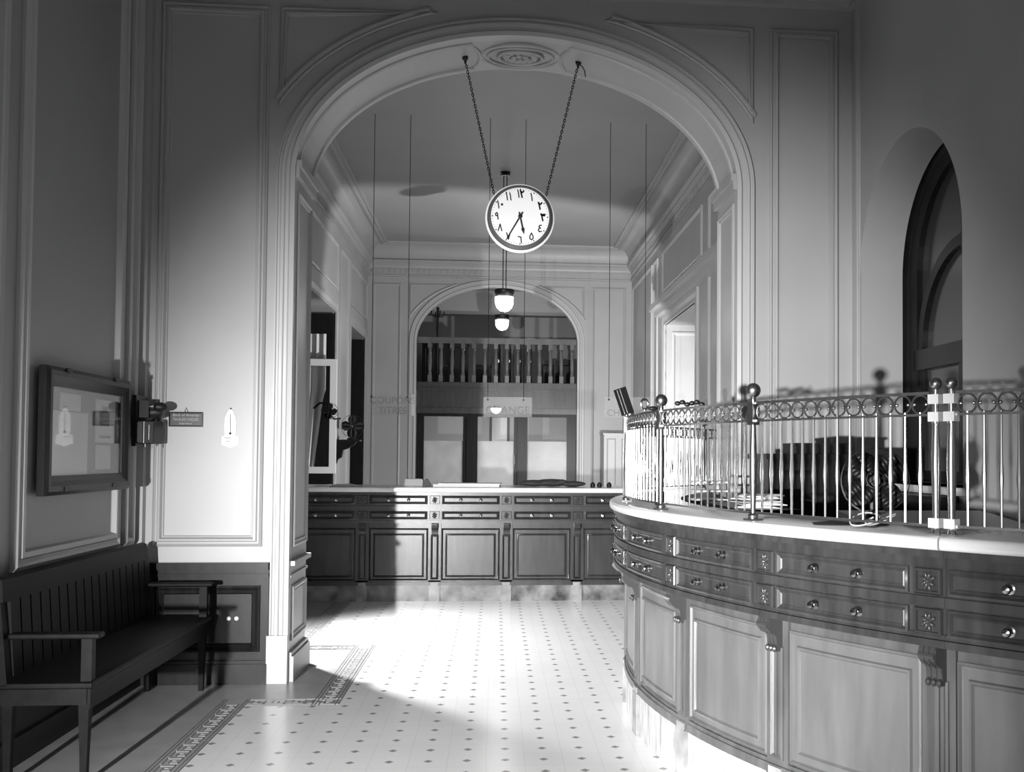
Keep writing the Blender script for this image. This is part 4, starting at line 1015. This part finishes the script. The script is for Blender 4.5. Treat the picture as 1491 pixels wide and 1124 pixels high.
# objects standing on the slab and hung on the grille at left
bp_ = ang_pt(3.2, 3.60, 1.1955)
t = thing('glue_bottle', 'dark bottle with a curved spout at the left end of the grille', 'bottle', bp_)
mb = MB(); mb.lathe([(.026, 0), (.028, .01), (.028, .06), (.018, .075), (.014, .09)], bp_, n=16); mb.build('bottle_body', M['black'], t, smooth=True)
mb = MB(); mb.tube([bp_ + Vector((0, 0, .09)), bp_ + Vector((-.005, 0, .12)), bp_ + Vector((-.02, 0, .135)), bp_ + Vector((-.035, 0, .13))], .007); mb.build('spout', M['dbrass'], t, smooth=True)
c = GP(1.0, 1.675)
t = thing('rating_plate', 'dark ribbed panel tilted on top of the grille at its left end', 'panel', c)
Mx = Matrix.Translation(c + Vector((-.015, 0, .0))) @ Matrix.Rotation(R(-19), 4, 'Y')
mb = MB(); mb.box(-.035, .030, -.02, .02, .004, .150, Mx); mb.build('panel_body', M['matblack'], t)
mb = MB()
for x in (-.022, -.006): mb.box(x - .002, x + .002, -.023, -.02, .01, .145, Mx)
mb.build('rib', M['dbrass'], t)
c = GP(6.2, 1.681)
mb = MB(); mb.tube([c + Vector((.020 * math.cos(q), .012 * math.cos(q), .034 + .026 * math.sin(q))) for q in [2 * PI * i / 20 for i in range(20)]], .006, 8, closed=True); mb.tube([c, c + Vector((0, 0, .01))], .007)
tag(mb.build('ring_holder', M['dbrass'], smooth=True), 'upright dark ring on top of the grille beside the tilted panel', 'ring')
c = GP(8.6, 1.674)
mb = MB(); mb.ball(c + Vector((0, 0, .012)), .012, 10, (2.2, 1, 1)); mb.ball(c + Vector((.02, 0, .028)), .010, 8, (.7, .7, 1.8))
tag(mb.build('clip', M['black'], smooth=True), 'small dark clip on the grille just left of the second ball post', 'clip')
c = GP(15.6, 1.678)
mb = MB()
for k in range(6): mb.ball(c + Vector((-.05 + .02 * k, -.01 * k + .02, .008 + .006 * math.sin(k * 2.1) + .004)), .012, 8, (1.2, 1, .9))
mb.tube([c + Vector((.07, -.03, .0)), c + Vector((.07, -.03, .03))], .005)
tag(mb.build('stamp_rack', M['iron'], smooth=True), 'row of small dark stamps on top of the grille between the ball posts', 'stamps')
# ------------------------------------------------------------------ camera
F, PX, PY, YAW, PIT, ROL = 1474.7, 851.65, 618.94, .0877, -.0304, .0071
def rz(a): return Matrix(((math.cos(a), -math.sin(a), 0), (math.sin(a), math.cos(a), 0), (0, 0, 1)))
def rx(a): return Matrix(((1, 0, 0), (0, math.cos(a), -math.sin(a)), (0, math.sin(a), math.cos(a))))
Rm = rz(ROL) @ rx(PIT) @ Matrix(((1, 0, 0), (0, 0, -1), (0, 1, 0))) @ rz(YAW)
cam = bpy.data.cameras.new('camera'); co = bpy.data.objects.new('camera', cam); COL.objects.link(co)
right, down, fwd = Rm[0], Rm[1], Rm[2]
mw = Matrix((right, -down, -fwd)).transposed().to_4x4(); mw.translation = (0, 0, 1.45)
co.matrix_world = mw
cam.sensor_width = 36; cam.sensor_fit = 'HORIZONTAL'; cam.lens = F / 1491 * 36
cam.shift_x = (745.5 - PX) / 1491; cam.shift_y = (PY - 562) / 1491
cam.clip_start = .05; cam.clip_end = 100
SC.camera = co
# ------------------------------------------------------------------ light
def light(kind, loc, power, target=None, size=.1, spot=90, blend=.3, sy=None):
    L_ = bpy.data.lights.new('lamp_light', kind); L_.energy = power
    if kind == 'AREA':
        L_.size = size
        if sy: L_.shape = 'RECTANGLE'; L_.size_y = sy
    else: L_.shadow_soft_size = size
    if kind == 'SPOT': L_.spot_size = R(spot); L_.spot_blend = blend
    o = bpy.data.objects.new('lamp_light', L_); COL.objects.link(o); o.location = loc
    if target: o.rotation_euler = (Vector(target) - Vector(loc)).to_track_quat('-Z', 'Y').to_euler()
    return o
light('SPOT', (-2.0, -1.0, 1.15), 4500, (.80, 7.5, .42), .05, 54, 1.0)       # photographer's lamp, low on the left
light('POINT', (.5, -2.4, 2.95), 50, size=.07)                            # lamp high behind the camera
light('SPOT', (-1.9, 8.0, 1.7), 560, (.2, 7.7, -.5), .06, 108, .7)           # lamp standing behind the arch pier
light('SPOT', (1.60, 11.6, 1.30), 620, (-.3, 17.0, 1.1), .05, 118, .2)        # flood lamp behind the far counter
light('POINT', (.092, 13.0, 3.22), 8, size=.10)
light('POINT', (.095, 18.6, 3.66), 25, size=.10)
light('POINT', (.05, 19.3, 1.25), 60, size=.15)
wd = bpy.data.worlds.new('world'); SC.world = wd; wd.use_nodes = True
wd.node_tree.nodes['Background'].inputs[0].default_value = g(1); wd.node_tree.nodes['Background'].inputs[1].default_value = .015
SC.view_settings.view_transform = 'Standard'; SC.view_settings.look = 'None'; SC.view_settings.gamma = 1; SC.view_settings.exposure = 0.28
SC.view_settings.use_curve_mapping = False
